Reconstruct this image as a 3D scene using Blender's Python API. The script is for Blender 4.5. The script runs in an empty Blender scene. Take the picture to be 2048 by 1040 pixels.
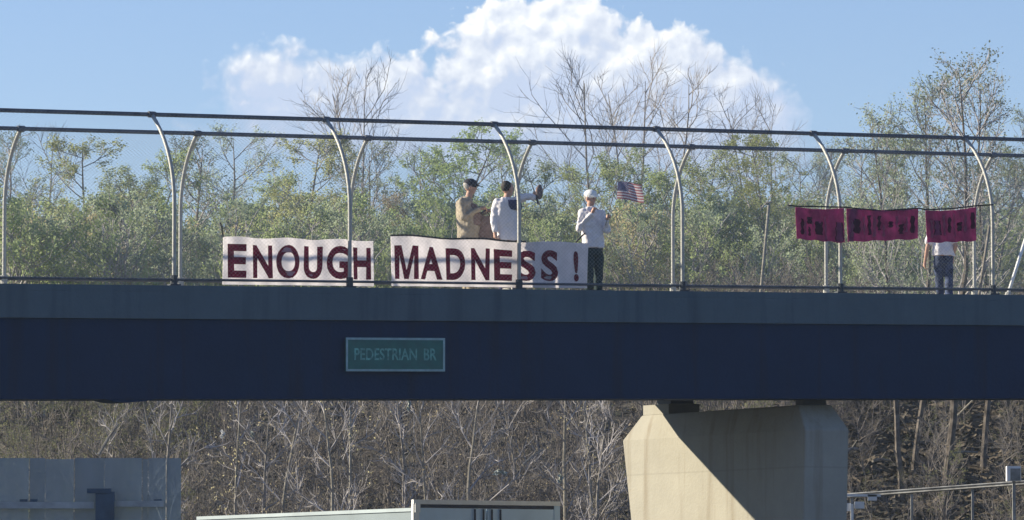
import bpy, bmesh, math, random
import numpy as np
from mathutils import Vector, Matrix, noise as mnoise

random.seed(7)
rng = np.random.default_rng(11)
SC = bpy.context.scene
COL = SC.collection
R = math.radians

# ------------------------------------------------------------------ camera
F = 10800.0                       # focal length in pixels of a 2048 px wide frame
PITCH = math.atan(744 / F)
CAMP = Vector((0, 0, 1.5))
cam = bpy.data.cameras.new('camera')
cam.sensor_width = 36.0
cam.lens = F / 2048 * 36.0
cam.clip_start = 0.5
cam.clip_end = 6000
camo = bpy.data.objects.new('camera', cam)
camo.location = CAMP
camo.rotation_euler = (math.pi / 2 + PITCH, 0, 0)
COL.objects.link(camo)
SC.camera = camo

# ------------------------------------------------------------------ light
GRADE_N = Vector((-0.5, 0.8660254, 0))      # across the bridge, away from the camera
GRADE_A = Vector((0.8660254, 0.5, 0))       # along the bridge, to the right
SUN_V = (GRADE_N * 1.0 - GRADE_A * 1.20 + Vector((0, 0, 0.58))).normalized()
SUN_EL = math.asin(SUN_V.z)
SUN_ROT = math.atan2(SUN_V.x, SUN_V.y)
sun = bpy.data.lights.new('sun', 'SUN')
sun.energy = 5.0
sun.angle = R(0.5)
sun.color = (1.0, 0.89, 0.70)
suno = bpy.data.objects.new('sun', sun)
suno.rotation_euler = SUN_V.to_track_quat('Z', 'Y').to_euler()
suno.location = (0, 0, 60)
COL.objects.link(suno)

SC.view_settings.view_transform = 'Standard'
SC.view_settings.look = 'None'
SC.view_settings.gamma = 1
SC.view_settings.use_curve_mapping = False
SC.view_settings.exposure = 0.92
SC.cycles.max_bounces = 4
SC.cycles.transparent_max_bounces = 8
SC.cycles.volume_bounces = 0
SC.cycles.caustics_reflective = False
SC.cycles.caustics_refractive = False


class NT:
    """small helper to write node trees"""
    def __init__(s, tree):
        s.t = tree; s.n = tree.nodes; s.l = tree.links
    def node(s, typ, ins=None, **kw):
        nd = s.n.new(typ)
        for k, v in kw.items():
            setattr(nd, k, v)
        for k, v in (ins or {}).items():
            sock = nd.inputs[k]
            if isinstance(v, bpy.types.NodeSocket):
                s.l.new(v, sock)
            else:
                sock.default_value = v
        return nd
    def m(s, op, a, b=0.0, c=0.0, clamp=False):
        nd = s.node('ShaderNodeMath', {0: a, 1: b, 2: c}, operation=op)
        nd.use_clamp = clamp
        return nd.outputs[0]
    def v(s, op, a, b=(0, 0, 0)):
        nd = s.node('ShaderNodeVectorMath', {0: a, 1: b}, operation=op)
        return nd.outputs['Value'] if op in ('LENGTH', 'DOT_PRODUCT') else nd.outputs[0]
    def ramp(s, fac, stops, interp='LINEAR'):
        nd = s.node('ShaderNodeValToRGB', {0: fac})
        cr = nd.color_ramp; cr.interpolation = interp
        while len(cr.elements) < len(stops):
            cr.elements.new(0.5)
        for e, (p, c) in zip(cr.elements, stops):
            e.position = p
            e.color = (c, c, c, 1) if isinstance(c, (int, float)) else (*c, 1)
        return nd.outputs[0]
    def mix(s, fac, a, b, blend='MIX'):
        nd = s.node('ShaderNodeMix', data_type='RGBA', blend_type=blend)
        for i, v in ((0, fac), (6, a), (7, b)):
            if isinstance(v, bpy.types.NodeSocket):
                s.l.new(v, nd.inputs[i])
            else:
                nd.inputs[i].default_value = v if i == 0 else (*v, 1)
        return nd.outputs[2]


# ------------------------------------------------------------------ sky
world = bpy.data.worlds.new('World')
SC.world = world
world.use_nodes = True
world.cycles.sampling_method = 'MANUAL'
world.cycles.sample_map_resolution = 512
wt = NT(world.node_tree)
wt.n.clear()
geo = wt.node('ShaderNodeTexCoord')
dirv = geo.outputs['Generated']
sky = wt.node('ShaderNodeTexSky', sky_type='NISHITA')
sky.sun_disc = False
sky.sun_elevation = SUN_EL
sky.sun_rotation = SUN_ROT
sky.altitude = 50
sky.air_density = 1.0
sky.dust_density = 0.0
sky.ozone_density = 4.0

# cumulus cloud: union of soft ellipses in direction space, broken up by noise
sep = wt.node('ShaderNodeSeparateXYZ', {0: dirv})
ysafe = wt.m('MAXIMUM', sep.outputs[1], 0.05)
cu = wt.m('MULTIPLY', wt.m('DIVIDE', sep.outputs[0], ysafe), F / 100)
cv = wt.m('MULTIPLY', wt.m('DIVIDE', sep.outputs[2], ysafe), F / 100)
pvec = wt.node('ShaderNodeCombineXYZ', {0: cu, 1: cv, 2: 0.0}).outputs[0]

def cloud_group():
    g = bpy.data.node_groups.new('cloud_field', 'ShaderNodeTree')
    g.interface.new_socket('P', in_out='INPUT', socket_type='NodeSocketVector')
    g.interface.new_socket('D', in_out='OUTPUT', socket_type='NodeSocketFloat')
    t = NT(g)
    gi = t.node('NodeGroupInput'); go = t.node('NodeGroupOutput')
    P = gi.outputs[0]
    blobs = [  # centre x, centre y, rx, ry in photo pixels
        (1105, 130, 175, 108), (990, 165, 105, 98), (1160, 58, 66, 62), (1050, 68, 72, 54), (985, 72, 78, 42), (1240, 175, 165, 115), (1345, 165, 110, 90),
        (1455, 225, 110, 100), (1330, 120, 80, 48), (1540, 260, 60, 80),
        (552, 158, 92, 60), (650, 200, 110, 62), (770, 175, 74, 62), (880, 240, 130, 62), (560, 225, 110, 45),
        (1030, 260, 240, 90), (1390, 280, 180, 80), (720, 260, 240, 50)]
    n1 = t.node('ShaderNodeTexNoise', {'Vector': P, 'Scale': 1.25, 'Detail': 8.0, 'Roughness': 0.6}, noise_dimensions='2D').outputs[0]
    cur = None
    for (x, y, rx, ry) in blobs:
        c = ((x - 1024) / 100, (1264 - y) / 100, 0)
        q = t.v('MULTIPLY', t.v('SUBTRACT', P, c), (100 / rx, 100 / ry, 0))
        d = t.m('SUBTRACT', 1.0, t.v('LENGTH', q))
        d = t.m('MULTIPLY', d, min(rx, ry) / 100)
        cur = d if cur is None else t.node('ShaderNodeMath', {0: cur, 1: d, 2: 0.16}, operation='SMOOTH_MAX').outputs[0]
    warp = t.v('ADD', P, t.v('SCALE', t.node('ShaderNodeTexNoise', {'Vector': P, 'Scale': 1.6, 'Detail': 3.0}, noise_dimensions='2D').outputs[1]))
    warp.node.inputs[1].links[0].from_node.inputs['Scale'].default_value = 0.55
    vo = t.node('ShaderNodeTexVoronoi', {'Vector': warp, 'Scale': 1.9}, feature='SMOOTH_F1', voronoi_dimensions='2D').outputs['Distance']
    vo2 = t.node('ShaderNodeTexVoronoi', {'Vector': warp, 'Scale': 4.7}, feature='SMOOTH_F1', voronoi_dimensions='2D').outputs['Distance']
    bil = t.m('ADD', t.m('MULTIPLY', t.m('SUBTRACT', 0.56, vo), 0.42), t.m('MULTIPLY', t.m('SUBTRACT', 0.4, vo2), 0.25))
    D = t.m('ADD', cur, t.m('ADD', bil, t.m('MULTIPLY', t.m('SUBTRACT', n1, 0.5), 0.65)))
    t.l.new(D, go.inputs[0])
    return g
cg = cloud_group()
def field(P):
    nd = wt.node('ShaderNodeGroup'); nd.node_tree = cg
    wt.l.new(P, nd.inputs[0]); return nd.outputs[0]
D0 = field(pvec)
D1 = field(wt.v('ADD', pvec, (-0.12, 0.20, 0)))
soft = wt.ramp(wt.m('MULTIPLY', wt.m('SUBTRACT', cv, 9.2), 0.33), [(0.0, 0.34), (0.45, 0.20), (1.0, 0.10)])
side = wt.m('MULTIPLY', wt.m('SUBTRACT', wt.m('ABSOLUTE', wt.m('SUBTRACT', cu, 0.8)), 2.4), 0.045, clamp=True)
soft = wt.m('ADD', soft, side)
alpha = wt.m('DIVIDE', wt.m('ADD', D0, 0.20), wt.m('MULTIPLY', soft, 1.5), clamp=True)
alpha = wt.m('SMOOTH_MIN', alpha, 0.97, 0.1)
alpha = wt.m('MULTIPLY', alpha, wt.m('GREATER_THAN', sep.outputs[1], 0.3))
alpha = wt.m('MULTIPLY', alpha, wt.ramp(wt.m('MULTIPLY', wt.m('SUBTRACT', cv, 8.6), 0.5), [(0.0, 0.55), (1.0, 1.0)]), clamp=True)
lit = wt.m('ADD', wt.m('MULTIPLY', wt.m('SUBTRACT', D0, D1), 1.5), 0.12)
hgt = wt.m('SUBTRACT', wt.m('MULTIPLY', wt.m('SUBTRACT', cv, 9.3), 0.34, clamp=True), wt.m('MULTIPLY', side, 1.6))
lit = wt.m('ADD', lit, wt.m('MULTIPLY', wt.m('SUBTRACT', hgt, 0.5), 0.75), clamp=True)
CW = 7.6
ccol = wt.ramp(lit, [(0.0, (0.55, 0.64, 0.82)), (0.35, (0.66, 0.72, 0.84)), (0.75, (0.84, 0.88, 0.94)), (1.0, (1.0, 1.0, 0.98))])
ccol = wt.v('SCALE', ccol)
ccol.node.inputs['Scale'].default_value = CW
wcol = wt.mix(alpha, (0, 0, 0), (0, 0, 0))
skyc = wt.v('MULTIPLY', sky.outputs[0], (1.02, 0.94, 1.08))
wt.l.new(skyc, wcol.node.inputs[6]); wt.l.new(ccol, wcol.node.inputs[7])
bg = wt.node('ShaderNodeBackground', {'Color': wcol, 'Strength': 0.077})
wo = wt.node('ShaderNodeOutputWorld', {'Surface': bg.outputs[0]})

# ------------------------------------------------------------------ pixel -> place helpers
CR = Matrix.Rotation(math.pi / 2 + PITCH, 3, 'X')
def ray(px, py):
    return (CR @ Vector(((px - 1024) / F, (520 - py) / F, -1))).normalized()
P0 = Vector((0, 85.44, 0))
def on_t(px, py, t):
    """photo pixel -> (s, z) on the vertical plane t metres behind the near face of the bridge"""
    d = ray(px, py)
    o = P0 + GRADE_N * t
    k = (o - CAMP).dot(GRADE_N) / d.dot(GRADE_N)
    p = CAMP + d * k
    return (p - o).dot(GRADE_A), p.z
def at_y(px, py, Y):
    d = ray(px, py)
    return CAMP + d * ((Y - CAMP.y) / d.y)
sL, zL = on_t(0, 567, 0)
sR, zR = on_t(2048, 590, 0)
GR = (zR - zL) / (sR - sL)
H0 = zL - GR * sL                 # height of the slab edge at s = 0
def B(s, t, h):
    """bridge coordinates: s along, t across, h above the slab's near top edge"""
    p = P0 + GRADE_A * s + GRADE_N * t
    return Vector((p.x, p.y, H0 + GR * s + h))
def on_b(px, py, t):
    s, z = on_t(px, py, t)
    return s, z - H0 - GR * s

# ------------------------------------------------------------------ object helpers
def tag(o, label=None, cat=None, group=None, kind=None):
    if label: o['label'] = label
    if cat: o['category'] = cat
    if group: o['group'] = group
    if kind: o['kind'] = kind
    return o
def empty(name, loc, label, cat, group=None):
    o = bpy.data.objects.new(name, None)
    o.location = loc; o.empty_display_size = 0.3
    COL.objects.link(o)
    return tag(o, label, cat, group)
def wloc(p):
    v = Vector((0, 0, 0))
    while p is not None:
        v += p.location; p = p.parent
    return v
def finish(name, me, mat, parent=None, smooth=False, loc=None):
    """me holds world coordinates; moved to the parent's frame"""
    base = wloc(parent) if parent else (Vector(loc) if loc is not None else Vector((0, 0, 0)))
    if base.length > 0:
        me.transform(Matrix.Translation(-base))
    for m in (mat if isinstance(mat, (list, tuple)) else [mat]):
        me.materials.append(m)
    if smooth:
        me.polygons.foreach_set('use_smooth', [True] * len(me.polygons))
    o = bpy.data.objects.new(name, me)
    COL.objects.link(o)
    if parent: o.parent = parent
    elif loc is not None: o.location = loc
    return o
def mesh(name, vs, fs):
    me = bpy.data.meshes.new(name)
    me.from_pydata([tuple(v) for v in vs], [], fs)
    me.update()
    return me
def hexa(c):
    """8 corners: bottom 4 then top 4"""
    return list(c), [(3, 2, 1, 0), (4, 5, 6, 7), (0, 1, 5, 4), (1, 2, 6, 5), (2, 3, 7, 6), (3, 0, 4, 7)]
def merge(parts):
    vs, fs = [], []
    for v, f in parts:
        k = len(vs)
        vs += list(v); fs += [tuple(i + k for i in q) for q in f]
    return vs, fs
def bbox(s0, s1, t0, t1, h0, h1):
    c = [B(s0, t0, h0), B(s1, t0, h0), B(s1, t1, h0), B(s0, t1, h0), B(s0, t0, h1), B(s1, t0, h1), B(s1, t1, h1), B(s0, t1, h1)]
    return hexa(c)
def wbox(x0, x1, y0, y1, z0, z1):
    V = Vector
    return hexa([V((x0, y0, z0)), V((x1, y0, z0)), V((x1, y1, z0)), V((x0, y1, z0)), V((x0, y0, z1)), V((x1, y0, z1)), V((x1, y1, z1)), V((x0, y1, z1))])
def tube(pts, rad, n=8, cap=True, ell=None):
    pts = [Vector(p) for p in pts]
    if not isinstance(rad, (list, tuple)): rad = [rad] * len(pts)
    vs, fs = [], []
    prev = None
    for i, p in enumerate(pts):
        d = (pts[min(i + 1, len(pts) - 1)] - pts[max(i - 1, 0)]).normalized()
        if prev is None:
            u = d.orthogonal().normalized()
        else:
            u = (prev - d * prev.dot(d)).normalized()
        prev = u; w = d.cross(u)
        for k in range(n):
            a = 2 * math.pi * k / n
            vs.append(p + (u * math.cos(a) + w * math.sin(a)) * rad[i])
    for i in range(len(pts) - 1):
        for k in range(n):
            a, b = i * n + k, i * n + (k + 1) % n
            fs.append((a, b, b + n, a + n))
    if cap:
        fs.append(tuple(range(n - 1, -1, -1)))
        fs.append(tuple(range((len(pts) - 1) * n, len(pts) * n)))
    return vs, fs

# ------------------------------------------------------------------ materials
def mat(name, col, rough=0.7, var=0.15, scale=3.0, metal=0.0, detail=5.0, col2=None, bump=0.0, bscale=None, spec=0.3, transl=0.0, rnd=0.0, stretch=(1, 1, 1)):
    m = bpy.data.materials.new(name)
    m.use_nodes = True
    t = NT(m.node_tree)
    bs = t.n['Principled BSDF']
    tc = t.node('ShaderNodeNewGeometry')
    pos = t.v('MULTIPLY', tc.outputs['Position'], stretch)
    nz = t.node('ShaderNodeTexNoise', {'Vector': pos, 'Scale': scale, 'Detail': detail, 'Roughness': 0.65}).outputs[0]
    c2 = col2 or tuple(c * (1 - var * 2) for c in col)
    c1 = col if col2 else tuple(min(1, c * (1 + var)) for c in col)
    out = t.mix(t.ramp(nz, [(0.32, 0.0), (0.68, 1.0)]), c2, c1)
    if rnd:
        oi = t.node('ShaderNodeObjectInfo')
        hs = t.node('ShaderNodeHueSaturation', {'Hue': t.m('ADD', t.m('MULTIPLY', oi.outputs['Random'], rnd * 0.10), 0.5 - rnd * 0.05),
                                                'Value': t.m('ADD', t.m('MULTIPLY', oi.outputs['Random'], rnd), 1 - rnd * 0.5), 'Color': out})
        out = hs.outputs[0]
    t.l.new(out, bs.inputs['Base Color'])
    bs.inputs['Roughness'].default_value = rough
    bs.inputs['Metallic'].default_value = metal
    bs.inputs['Specular IOR Level'].default_value = spec
    if bump:
        n2 = t.node('ShaderNodeTexNoise', {'Vector': pos, 'Scale': bscale or scale * 6, 'Detail': 5.0}).outputs[0]
        bp = t.node('ShaderNodeBump', {'Strength': bump, 'Distance': 0.02, 'Height': n2})
        t.l.new(bp.outputs[0], bs.inputs['Normal'])
    if transl:
        tr = t.node('ShaderNodeBsdfTranslucent', {'Color': out})
        mx = t.node('ShaderNodeMixShader', {0: transl, 1: bs.outputs[0], 2: tr.outputs[0]})
        t.l.new(mx.outputs[0], t.n['Material Output'].inputs[0])
    return m

def concrete_mat(name, base, stain, amount=1.0, joint=0.25):
    m = bpy.data.materials.new(name); m.use_nodes = True
    t = NT(m.node_tree); bs = t.n['Principled BSDF']
    pos = t.node('ShaderNodeNewGeometry').outputs['Position']
    a = t.node('ShaderNodeTexNoise', {'Vector': pos, 'Scale': 1.3, 'Detail': 8.0, 'Roughness': 0.7}).outputs[0]
    streak = t.node('ShaderNodeTexNoise', {'Vector': t.v('MULTIPLY', pos, (3.5, 3.5, 0.22)), 'Scale': 1.0, 'Detail': 5.0, 'Roughness': 0.6}).outputs[0]
    fine = t.node('ShaderNodeTexNoise', {'Vector': pos, 'Scale': 22.0, 'Detail': 4.0}).outputs[0]
    c = t.mix(t.ramp(a, [(0.3, 0.0), (0.7, 1.0)]), tuple(v * 0.84 for v in base), base)
    c = t.mix(t.m('MULTIPLY', t.ramp(streak, [(0.52, 0.0), (0.72, 1.0)]), 0.6 * amount), c, stain)
    c = t.mix(t.m('MULTIPLY', t.m('SUBTRACT', fine, 0.35), 0.35), c, tuple(v * 0.7 for v in base))
    # faint formwork joints every 1.2 m of height
    z = t.node('ShaderNodeSeparateXYZ', {0: pos}).outputs[2]
    j = t.m('LESS_THAN', t.m('ABSOLUTE', t.m('SUBTRACT', t.m('FRACT', t.m('DIVIDE', z, 1.2)), 0.5)), 0.012)
    c = t.mix(t.m('MULTIPLY', j, joint), c, tuple(v * 0.55 for v in base))
    t.l.new(c, bs.inputs['Base Color'])
    bs.inputs['Roughness'].default_value = 0.9
    bs.inputs['Specular IOR Level'].default_value = 0.2
    bp = t.node('ShaderNodeBump', {'Strength': 0.35, 'Distance': 0.02, 'Height': fine})
    t.l.new(bp.outputs[0], bs.inputs['Normal'])
    return m

M = {}
M['concrete'] = concrete_mat('pier_concrete', (0.36, 0.345, 0.29), (0.20, 0.165, 0.115))
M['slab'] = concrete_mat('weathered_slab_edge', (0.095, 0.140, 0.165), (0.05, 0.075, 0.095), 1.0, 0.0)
M['deckc'] = mat('deck_concrete', (0.38, 0.37, 0.34), 0.9, scale=2, var=0.12)
M['girder'] = concrete_mat('dark_girder_paint', (0.0035, 0.027, 0.076), (0.010, 0.020, 0.038), 1.1, 0.0)
M['galv'] = mat('galvanised_steel', (0.38, 0.38, 0.345), 0.5, scale=14, var=0.12, metal=0.1, spec=0.4)
M['rail'] = mat('grey_steel_rail', (0.11, 0.12, 0.14), 0.6, scale=6, var=0.2, metal=0.2)
M['wire'] = mat('wire_mesh', (0.42, 0.44, 0.42), 0.5, scale=5, var=0.1, metal=0.3)
M['bracket'] = mat('dark_bracket', (0.05, 0.06, 0.07), 0.6)
M['banner'] = mat('white_banner_cloth', (0.82, 0.80, 0.81), 0.9, scale=7, var=0.05, transl=0.72, spec=0.1)
M['maroon'] = mat('maroon_paint', (0.16, 0.010, 0.035), 0.8, scale=9, var=0.15, transl=0.35, spec=0.1)
M['redcloth'] = mat('maroon_banner_cloth', (0.36, 0.085, 0.205), 0.85, scale=5, var=0.2, transl=0.5, spec=0.1)
M['redletter'] = mat('dark_banner_marks', (0.09, 0.02, 0.06), 0.85, scale=8, var=0.1, transl=0.5, spec=0.1)
M['redpale'] = mat('pale_banner_marks', (0.44, 0.16, 0.27), 0.85, scale=8, var=0.1, transl=0.6, spec=0.1)
M['cord'] = mat('black_cord', (0.03, 0.03, 0.035), 0.8)
M['signgreen'] = mat('sign_green', (0.006, 0.12, 0.10), 0.45, scale=5, var=0.12, spec=0.4)
M['signwhite'] = mat('sign_white', (0.30, 0.44, 0.44), 0.5, scale=9, var=0.12)
M['signtext'] = mat('faded_sign_lettering', (0.15, 0.40, 0.34), 0.5, scale=14, var=0.3)
M['bark'] = mat('grey_bark', (0.27, 0.245, 0.22), 0.95, scale=9, var=0.25, rnd=0.35, spec=0.1)
M['darkbark'] = mat('dark_bark', (0.15, 0.13, 0.11), 0.95, scale=5, var=0.35, spec=0.1)
M['palebark'] = mat('pale_bark', (0.25, 0.23, 0.195), 0.95, scale=7, var=0.2, rnd=0.3, spec=0.1)
M['twig'] = mat('bare_twigs', (0.38, 0.36, 0.355), 0.95, scale=2, var=0.25, spec=0.1)
M['brush'] = mat('brush_stems', (0.24, 0.22, 0.20), 0.95, scale=0.55, detail=4, col2=(0.13, 0.115, 0.105), spec=0.1)
M['leafg'] = mat('spring_green_leaf', (0.37, 0.44, 0.21), 0.8, scale=0.8, var=0.12, transl=0.55, rnd=0.35, spec=0.15)
M['leafy'] = mat('yellow_green_leaf', (0.42, 0.45, 0.21), 0.8, scale=0.8, var=0.12, transl=0.55, rnd=0.3, spec=0.15)
M['leafo'] = mat('olive_bud_leaf', (0.46, 0.405, 0.25), 0.8, scale=0.8, var=0.12, transl=0.55, rnd=0.3, spec=0.15)
M['leafb'] = mat('grey_green_leaf', (0.38, 0.44, 0.30), 0.8, scale=0.8, var=0.12, transl=0.55, rnd=0.3, spec=0.15)
M['leafbrush'] = mat('dull_green_bud', (0.20, 0.21, 0.11), 0.8, scale=1.2, var=0.2, transl=0.4, spec=0.1)
M['ground'] = mat('leaf_litter_ground', (0.105, 0.095, 0.08), 0.95, scale=1.6, detail=12, col2=(0.045, 0.045, 0.034), bump=0.8, bscale=3)
M['asphalt'] = mat('asphalt', (0.055, 0.056, 0.058), 0.9, scale=4, var=0.15, bump=0.2)
M['lane'] = mat('lane_paint', (0.75, 0.75, 0.72), 0.7)
M['drygrass'] = mat('dry_grass', (0.27, 0.19, 0.14), 0.9, scale=1.3, var=0.3, spec=0.1)
M['whitemetal'] = mat('white_metal', (0.78, 0.79, 0.78), 0.5, scale=6, var=0.05)

# ------------------------------------------------------------------ terrain
def sstep(x):
    x = np.clip(x, 0, 1); return x * x * (3 - 2 * x)
def gz(x, y):
    x = np.asarray(x, float); y = np.asarray(y, float)
    e = (x - 10) * 0.6 + (y - 104) * 0.8
    z = 9.0 * sstep(e / 34 + 0.04)
    z = z + np.clip(e - 34, 0, 200) * 0.012
    near = np.clip((e + 2) / 8, 0, 1)
    z = z + near * (0.16 * np.sin(x * 0.41 + 1.3) * np.cos(y * 0.33) + 0.06 * np.sin(x * 1.1 + y * 0.7) + 0.05 * np.sin(x * 2.3 - y * 1.9))
    return z
def gzf(x, y): return float(gz(x, y))
xs = np.concatenate([np.linspace(-900, -70, 12), np.linspace(-66, 66, 133), np.linspace(70, 900, 12)])
ys = np.concatenate([np.linspace(-400, 80, 14), np.linspace(84, 230, 147), np.linspace(240, 900, 16)])
X, Y = np.meshgrid(xs, ys)
Z = gz(X, Y)
nx, ny = len(xs), len(ys)
me = bpy.data.meshes.new('ground')
idx = np.arange(nx * ny).reshape(ny, nx)
fc = np.stack([idx[:-1, :-1], idx[:-1, 1:], idx[1:, 1:], idx[1:, :-1]], -1).reshape(-1, 4)
me.from_pydata(np.stack([X, Y, Z], -1).reshape(-1, 3).tolist(), [], fc.tolist())
g = finish('ground', me, M['ground'], smooth=True); tag(g, kind='structure')

# the highway, heading away to the left under the bridge
HD = Vector((-0.5, 0.8660254, 0)); HN = Vector((0.8660254, 0.5, 0))
HC = Vector((-1.8, 90, 0))
def strip(o0, o1, l0, l1, z):
    a, b = HC + HN * o0, HC + HN * o1
    return [a + HD * l0 + Vector((0, 0, z)), b + HD * l0 + Vector((0, 0, z)), b + HD * l1 + Vector((0, 0, z)), a + HD * l1 + Vector((0, 0, z))]
def flat(name, quads, m, parent=None):
    return finish(name, mesh(name, [v for q in quads for v in q], [tuple(range(4 * i, 4 * i + 4)) for i in range(len(quads))]), m, parent)
road = tag(flat('road', [strip(-36, 5, -150, 200, 0.012)], M['asphalt']), kind='structure')
dashes = []
for o_ in (-4.0, -30.0, -26.4):
    for k in range(-12, 12):
        dashes.append(strip(o_ - 0.06, o_ + 0.06, k * 12, k * 12 + 3, 0.018))
for o_ in (2.4, -14.5, -18.5, -34.5):
    dashes.append(strip(o_ - 0.07, o_ + 0.07, -150, 200, 0.018))
tag(flat('lane_markings', dashes, M['lane'], road), kind='stuff')

# ------------------------------------------------------------------ the bridge
SA, SB = -24.0, 26.0
W = 5.45
TF = 4.45            # the farther fence stands this far behind the near edge
bridge = empty('pedestrian_bridge', B(0, 1.9, -1.9), 'long pedestrian bridge with grey slab edge and dark blue girder over the highway', 'bridge')
zg = on_b(1024, 643, 0.0)[1]
zb = on_b(1024, 798.5, 0.22)[1]
finish('deck_slab', mesh('deck_slab', *bbox(SA, SB, 0.0, W, zg, -0.10)), M['slab'], bridge)
finish('walkway_surface', mesh('walkway_surface', *bbox(SA, SB, 0.16, TF - 0.16, -0.097, -0.05)), M['deckc'], bridge)
finish('kerb', mesh('kerb', *bbox(SA, SB, 0.0, 0.15, -0.098, 0.0)), M['slab'], bridge)
finish('kerb', mesh('kerb', *bbox(SA, SB, TF - 0.15, TF + 0.35, -0.098, 0.24)), M['deckc'], bridge)
def girder(t0, t1):
    tm = (t0 + t1) / 2
    gd = finish('girder', mesh('girder', *merge([bbox(SA, SB, tm - 0.02, tm + 0.02, zb + 0.04, zg - 0.045)])), M['girder'], bridge)
    return gd
# near edge girder is a closed box, so its face sits almost flush under the slab
g1 = finish('girder', mesh('girder', *bbox(SA, SB, 0.05, 0.75, zb + 0.03, zg - 0.004)), M['girder'], bridge)
finish('bottom_flange', mesh('bottom_flange', *bbox(SA, SB, 0.01, 0.80, zb, zb + 0.028)), M['girder'], g1)
g2 = finish('girder', mesh('girder', *bbox(SA, SB, W - 0.85, W - 0.15, zb + 0.27, zg - 0.004)), M['girder'], bridge)
finish('bottom_flange', mesh('bottom_flange', *bbox(SA, SB, W - 0.9, W - 0.1, zb + 0.24, zb + 0.268)), M['girder'], g2)
for s_ in (-17, -9.5, -2, 13, 20):
    finish('cross_beam', mesh('cross_beam', *bbox(s_, s_ + 0.25, 0.752, W - 0.852, zb + 0.35, zg - 0.01)), M['girder'], bridge)
sp, _ = on_b(262, 800, 0)
c0, c1 = on_b(212, 800, 0)[0], on_b(312, 800, 0)[0]
vs = []
prof = [(c0, 0.0), (c0 + 0.15, -0.035), (c0 + 0.3, -0.05), (c1 - 0.35, -0.045), (c1 - 0.15, -0.03), (c1, 0.0)]
for (t0) in (0.02, 0.5):
    for (s_, h_) in prof: vs.append(B(s_, t0, zb + h_ - 0.003))
n_ = len(prof)
fs = [tuple(range(n_)), tuple(range(2 * n_ - 1, n_ - 1, -1))] + [(i, i + n_, (i + 1) % n_ + n_, (i + 1) % n_) for i in range(n_)]
finish('drain_trough', mesh('drain_trough', vs, fs), M['girder'], bridge)

# ---- pier: a slab across the bridge, shoulders flaring out, then tapering slightly towards the ground
sp_, _ = on_b(1603, 930, 0.30)
TH = 0.86
def t_at(px, s):
    d = ray(px, 900); d = Vector((d.x, d.y)); o = P0 + GRADE_A * s - CAMP
    # (o + t n) parallel to d
    return -(o.x * d.y - o.y * d.x) / (GRADE_N.x * d.y - GRADE_N.y * d.x)
TP1, TP2 = t_at(1274, sp_), t_at(1245, sp_)
TP3 = TP2 - (TP2 - t_at(1264, sp_)) * 3.2
print('pier', TP1, TP2, TP3, sp_)
def pier(s0, detail=True):
    hz = H0 + GR * s0
    TOP = zb - 0.085
    rows = [(TOP, 0.55, TP1, 0.10), (TOP - 0.42, 0.18, TP2, 0.0)]
    # (h, t_near, t_far, inset of thickness)
    rows += [(-hz - 0.3, 0.42, TP3, 0.0)]
    vs = []
    for (h, ta, tb, ins) in rows:
        vs += [B(s0 + ins, ta, h), B(s0 + TH - ins, ta, h), B(s0 + TH - ins, tb, h), B(s0 + ins, tb, h)]
    for k in (8, 9, 10, 11): vs[k] = Vector((vs[k].x, vs[k].y, -0.3))
    fs = [(0, 1, 2, 3)]
    for i in range(2):
        for k in range(4):
            a, b = i * 4 + k, i * 4 + (k + 1) % 4
            fs.append((a, a + 4, b + 4, b))
    fs.append((11, 10, 9, 8))
    o = finish('pier', mesh('pier', vs, fs), M['concrete'], bridge)
    bv = o.modifiers.new('bevel', 'BEVEL'); bv.width = 0.025; bv.segments = 2
    return o, TOP
def pier_full(s0):
    o, TOP = pier(s0)
    # pedestals carrying the bearings
    finish('pedestal', mesh('pedestal', *bbox(s0 + 0.12, s0 + TH - 0.12, TP1 - 0.85, TP1 - 0.01, TOP + 0.002, TOP + 0.17)), M['concrete'], o)
    finish('bearing', mesh('bearing', *bbox(s0 + 0.2, s0 + TH - 0.2, W - 0.75, W - 0.3, TOP + 0.002, zb + 0.237)), M['bracket'], o)
    finish('bearing', mesh('bearing', *bbox(s0 + 0.2, s0 + TH - 0.2, 0.57, 0.78, TOP + 0.002, zb - 0.003)), M['bracket'], o)
for s_ in (sp_, sp_ - 24.0, sp_ + 17.0):
    pier_full(s_)

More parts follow.
